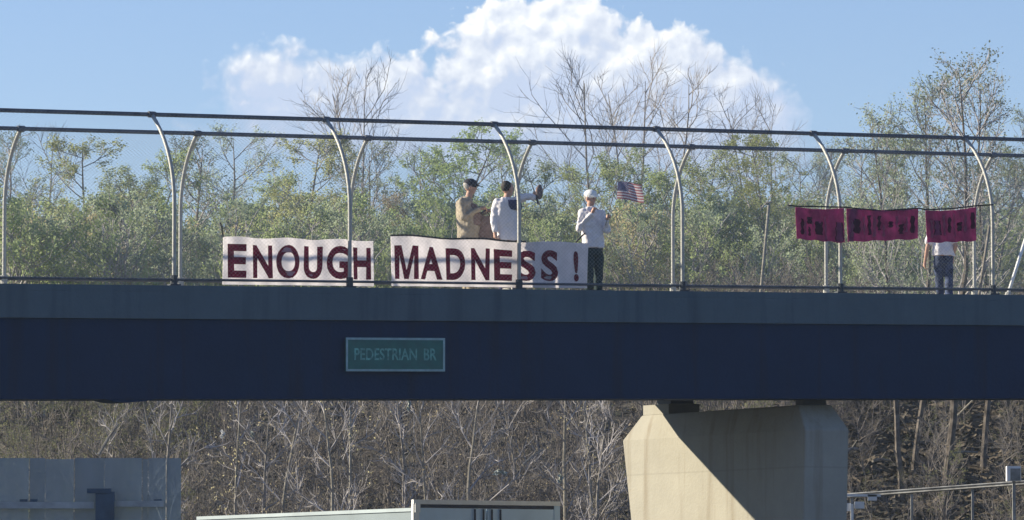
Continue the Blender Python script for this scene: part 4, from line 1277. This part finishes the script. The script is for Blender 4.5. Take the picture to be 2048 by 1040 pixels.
scatter('understory', bush_t, spots, [M['twig'], M['leafg'], M['leafb'], M['leafo']], label='mixed budding undergrowth filling the wood behind the walkway', cat='undergrowth')

brush_t = [template(make_tree(40 + i, H=2.6, spread=0.36, nprim=9, nleaf=(60 if i == 1 else 25), leafsize=0.05, crown0=0.03, upward=1.0, trunk_r=0.02, density=0.75, lean=0.18), 1) for i in range(4)]
brush_t.append(template(make_tree(50, H=2.6, spread=0.36, nprim=9, nleaf=500, leafsize=0.06, crown0=0.03, upward=1.0, trunk_r=0.02, density=0.6, lean=0.15), 2))
spots = []
for k in range(1650):
    px = random.uniform(-80, 2130)
    e = random.uniform(1.0, 36.0)
    # solve Yd from e at this px : e = (x-10)*.6 + (y-104)*.8, x = u*y
    u = (px - 1024) / F
    Yd = (e + 6 + 83.2) / (0.6 * u + 0.8)
    x = u * Yd
    if px > 1640 and e < 24 and random.random() < 0.45: continue
    h = random.uniform(1.2, 2.6) if e > 5 else random.uniform(0.8, 1.6)
    if px > 1640: h *= 0.7
    ti = random.choice((0, 1, 2, 3))
    if px < 420 and random.random() < 0.55: ti = 4
    if px > 1200 and random.random() < 0.2: ti = 4
    spots.append((x, Yd, gzf(x, Yd) - 0.05, h / 2.6, h / 2.6, ti))
scatter('brush', brush_t, spots, [M['brush'], M['leafo'], M['leafbrush']], label='tangled leafless brown brush covering the slope below the bridge', cat='brush')

# distant wood behind everything
far_t = [template(make_tree(60, H=8, spread=0.2, nprim=16, nleaf=1200, leafsize=0.14, crown0=0.15, upward=0.8, density=0.6), 1),
         template(make_tree(61, H=8, spread=0.2, nprim=16, nleaf=700, leafsize=0.14, crown0=0.15, upward=1.0, density=0.6), 2)]
spots = []
for k in range(90):
    px = random.uniform(-150, 2200); Yd = random.uniform(195, 240)
    x = at_y(px, 500, Yd).x; gg = gzf(x, Yd)
    h = at_y(px, random.uniform(395, 475), Yd).z - gg
    spots.append((x, Yd, gg, h / 8, h / 8, random.choice((0, 1))))
scatter('distant_wood', far_t, spots, [M['twig'], M['leafb'], M['leafb']], label='hazy far wood showing through the nearer trees', cat='wood')

# dry grass on the lower right bank
parts_v, parts_f = [], []
off = 0
for k in range(15000):
    px = random.uniform(1640, 2140); e = random.uniform(-1, 10.5)
    u = (px - 1024) / F; Yd = (e + 89.2) / (0.6 * u + 0.8); x = u * Yd
    z = gzf(x, Yd); h = random.uniform(0.12, 0.45); a = random.random() * math.tau; w = 0.016
    lx, ly = random.gauss(0, 0.12), random.gauss(0, 0.12)
    parts_v += [(x - w * math.cos(a), Yd - w * math.sin(a), z), (x + w * math.cos(a), Yd + w * math.sin(a), z), (x + lx + 0.003, Yd + ly, z + h), (x + lx - 0.003, Yd + ly, z + h)]
    parts_f.append((off, off + 1, off + 2, off + 3)); off += 4
o = bpy.data.objects.new('dry_grass', np_mesh('dry_grass', np.array(parts_v), np.array(parts_f), [M['drygrass']])); COL.objects.link(o)
tag(o, 'reddish brown dry grass on the bank below the guardrail', 'grass', kind='stuff')

# fallen leaves and broken sticks lying on the slope
M['litterleaf'] = mat('fallen_leaves', (0.135, 0.115, 0.09), 0.95, scale=3, var=0.4, spec=0.1)
Vl, Fl = [], []; off = 0
for k in range(34000):
    px = random.uniform(-80, 2130) if k % 2 else random.uniform(1640, 2130)
    e = random.uniform(0, 38); u = (px - 1024) / F; Yd = (e + 89.2) / (0.6 * u + 0.8); x = u * Yd
    z = gzf(x, Yd) + 0.02; a = random.random() * math.tau
    if k % 5 == 0: L_, w_, h_ = random.uniform(0.12, 0.38), 0.008, random.uniform(0, 0.16)
    else: L_, w_, h_ = random.uniform(0.03, 0.09), random.uniform(0.02, 0.05), random.uniform(0.0, 0.06)
    ca, sa_ = math.cos(a), math.sin(a)
    tl = random.uniform(-0.05, 0.09)
    Vl += [(x - ca * L_ + sa_ * w_, Yd - sa_ * L_ - ca * w_, z), (x + ca * L_ + sa_ * w_, Yd + sa_ * L_ - ca * w_, z + h_), (x + ca * L_ - sa_ * w_, Yd + sa_ * L_ + ca * w_, z + h_ + tl), (x - ca * L_ - sa_ * w_, Yd - sa_ * L_ + ca * w_, z + tl)]
    Fl.append((off, off + 1, off + 2, off + 3)); off += 4
o = bpy.data.objects.new('leaf_litter', np_mesh('leaf_litter', np.array(Vl), np.array(Fl), [M['litterleaf']])); COL.objects.link(o)
tag(o, 'brown fallen leaves and sticks strewn over the slope', 'leaf litter', kind='stuff')

# ------------------------------------------------------------------ guardrail, white box, fallen logs, litter
def gp(px, py, Yd): return at_y(px, py, Yd)
a = gp(1660, 994, 112.0); b = gp(2110, 961, 109.5)
gr = empty('guardrail', (a.x, a.y, gzf(a.x, a.y)), 'pale steel guardrail climbing to the right along the wooded bank', 'guardrail')
dv = (b - a).normalized(); nn = Vector((dv.y, -dv.x, 0)).normalized()
def beam(a, b):
    pr = [(0.0, -0.05), (0.035, -0.03), (0.0, 0.0), (0.035, 0.03), (0.0, 0.05), (-0.02, 0.0)]
    vs = [p + nn * q[0] + Vector((0, 0, q[1])) for p in (a, b) for q in pr]
    n = len(pr)
    return vs, [(i, (i + 1) % n, (i + 1) % n + n, i + n) for i in range(n)] + [tuple(range(n - 1, -1, -1)), tuple(range(n, 2 * n))]
M_gr = mat('guardrail_steel', (0.28, 0.28, 0.265), 0.6, scale=4, var=0.25)
finish('beam', mesh('beam', *beam(a, b)), M_gr, gr)
for k in range(4):
    p = a.lerp(b, 0.1 + k * 0.27)
    finish('post', mesh('post', *wbox(p.x - 0.025, p.x + 0.025, p.y + 0.03, p.y + 0.10, gzf(p.x, p.y) - 0.3, p.z + 0.06)), M_gr, gr)
# white cabinet
q0, q1 = gp(2014, 962, 108.5), gp(2042, 932, 108.5)
cb = empty('utility_box', ((q0.x + q1.x) / 2, 108.6, gzf(q0.x, 108.5)), 'small white box with grey front on the bank at the right edge', 'utility box')
finish('post', mesh('post', *wbox(q0.x + 0.12, q0.x + 0.18, 108.6, 108.68, gzf(q0.x, 108.5) - 0.2, q0.z)), M_gr, cb)
finish('cabinet', mesh('cabinet', *wbox(q0.x, q1.x, 108.5, 108.75, q0.z, q1.z)), M['whitemetal'], cb)
finish('door', mesh('door', *wbox(q0.x + 0.07, q1.x - 0.015, 108.485, 108.498, q0.z + 0.01, q1.z - 0.05)), M_gr, cb)
# broken white fencing beside the pier
wf = empty('white_fence', gp(1690, 1040, 104) * 1.0, 'broken white painted fence panel with stub boards right beside the pier', 'fence')
wf.location = (wf.location.x, 104, gzf(wf.location.x, 104))
for nm, xa, xb, ya, yb in (('upright', 1679, 1688, 991, 1075), ('upright', 1702, 1707, 1008, 1075), ('board', 1689, 1702, 1006, 1022), ('board', 1709, 1729, 1003, 1017), ('board', 1736, 1754, 989, 1001), ('crossbar', 1688, 1762, 988, 993)):
    A_, B_ = gp(xa, yb, 104), gp(xb, ya, 104)
    yo = 104 + (0.04 if nm != 'upright' else 0)
    finish(nm, mesh(nm, *wbox(A_.x, B_.x, yo, yo + 0.03, A_.z, B_.z)), M['whitemetal'], wf)
# fallen pale logs
M_log = M['palebark']
for i, (xa, ya, xb, yb, Yd, r_, lab) in enumerate([
    (1745, 922, 1778, 921, 124, 0.035, 'short pale fallen log lying between the first two trunks right of the pier'),
    (1690, 903, 1716, 898, 122, 0.04, 'pale fallen branch just right of the pier shoulder'),
    (1992, 858, 2048, 847, 128, 0.05, 'long pale fallen log high on the bank at the right edge'),
    (1900, 908, 1955, 905, 124, 0.03, 'thin pale fallen branch between the two thickest trunks'),
    (1787, 815, 1822, 870, 126, 0.025, 'thin pale branch slanting down between the first two trunks'),
    (1946, 800, 1868, 885, 126, 0.022, 'thin dead branch slanting across the thickest trunk'),
    (197, 910, 236, 848, 134, 0.045, 'pale broken limb slanting against a stem above the grey screen'),
    (1045, 930, 1085, 900, 121, 0.03, 'pale dead branch slanting up in the brush over the trailer'),
]):
    A_, B_ = gp(xa, ya, Yd), gp(xb, yb, Yd + 0.5)
    o = empty('fallen_log', A_, lab, 'log')
    m_ = (A_ + B_) / 2 + Vector((0, 0, 0.04))
    lg = finish('wood', mesh('wood', *tube([A_, m_, B_], [r_, r_ * 0.9, r_ * 0.7], 6)), M_log, o)
    finish('twig_stub', mesh('twig_stub', *tube([m_, m_ + Vector((0.12, -0.05, 0.18))], [r_ * 0.4, r_ * 0.2], 5)), M_log, o)
# litter caught in the twigs
M_lit = mat('plastic_litter', (0.85, 0.85, 0.83), 0.6, var=0.03, transl=0.3)
M_lit2 = mat('dull_litter', (0.42, 0.44, 0.38), 0.7, var=0.1)
for (px, py, Yd, w, h, m_, lab) in [(445, 868, 119, 0.08, 0.17, M_lit, 'bright white scrap of plastic caught in the brush above the trailer side'),
        (504, 868, 119, 0.07, 0.12, M_lit2, 'dull grey scrap of plastic in the brush right of the white scrap'),
        (1121, 957, 115, 0.10, 0.18, M_lit2, 'pale scrap of plastic just above the right corner of the trailer'),
        (818, 810, 119, 0.07, 0.26, M_lit2, 'pale hanging strip caught in twigs right under the girder left of centre'),
        (1000, 945, 116, 0.28, 0.09, M_lit2, 'pale crumpled scrap in the brush over the middle of the trailer doors')]:
    p = gp(px, py, Yd)
    vs = []; n = 8
    for i in range(n):
        for jx_ in range(n):
            u, v = i / (n - 1) - 0.5, jx_ / (n - 1) - 0.5
            vs.append(Vector((u * w + 0.02 * math.sin(v * 9), 0.03 * math.sin(u * 11 + v * 8), v * h + 0.02 * math.cos(u * 7))))
    fs = [(i * n + k, (i + 1) * n + k, (i + 1) * n + k + 1, i * n + k + 1) for i in range(n - 1) for k in range(n - 1)]
    me_ = mesh('litter', vs, fs); me_.materials.append(m_)
    o = bpy.data.objects.new('litter', me_); o.location = p; COL.objects.link(o)
    sd_ = o.modifiers.new('thick', 'SOLIDIFY'); sd_.thickness = 0.004
    tag(o, lab, 'litter')
# pale leaning pole beyond the bridge
a = gp(1524, 600, 140); b = gp(1538, 408, 140)
a2 = a + (a - b) * 1.3; a2.z = max(a2.z, gzf(a2.x, a2.y) - 0.2)
po = empty('thin_pole', (a2.x, a2.y, a2.z), 'pale thin pole leaning slightly right beyond the bridge, left of the maroon banner', 'pole')
finish('shaft', mesh('shaft', *tube([a2, b], 0.04, 8)), M['palebark'], po, smooth=True)
finish('cap', mesh('cap', *tube([b + Vector((-0.09, 0, 0.01)), b + Vector((0.07, 0, 0.05))], 0.03, 6)), M['palebark'], po)

# ------------------------------------------------------------------ haze: one closed box of thin air
hz_m = bpy.data.materials.new('haze'); hz_m.use_nodes = True
t = NT(hz_m.node_tree); t.n.clear()
pv = t.node('ShaderNodeVolumePrincipled', {'Color': (0.70, 0.85, 1.0, 1), 'Density': 0.00025, 'Anisotropy': 0.3})
mo = t.node('ShaderNodeOutputMaterial', {'Volume': pv.outputs[0]})
hb_ = finish('haze', mesh('haze', *wbox(-960, 960, -460, 960, -1.5, 32.0)), hz_m)
tag(hb_, kind='stuff')
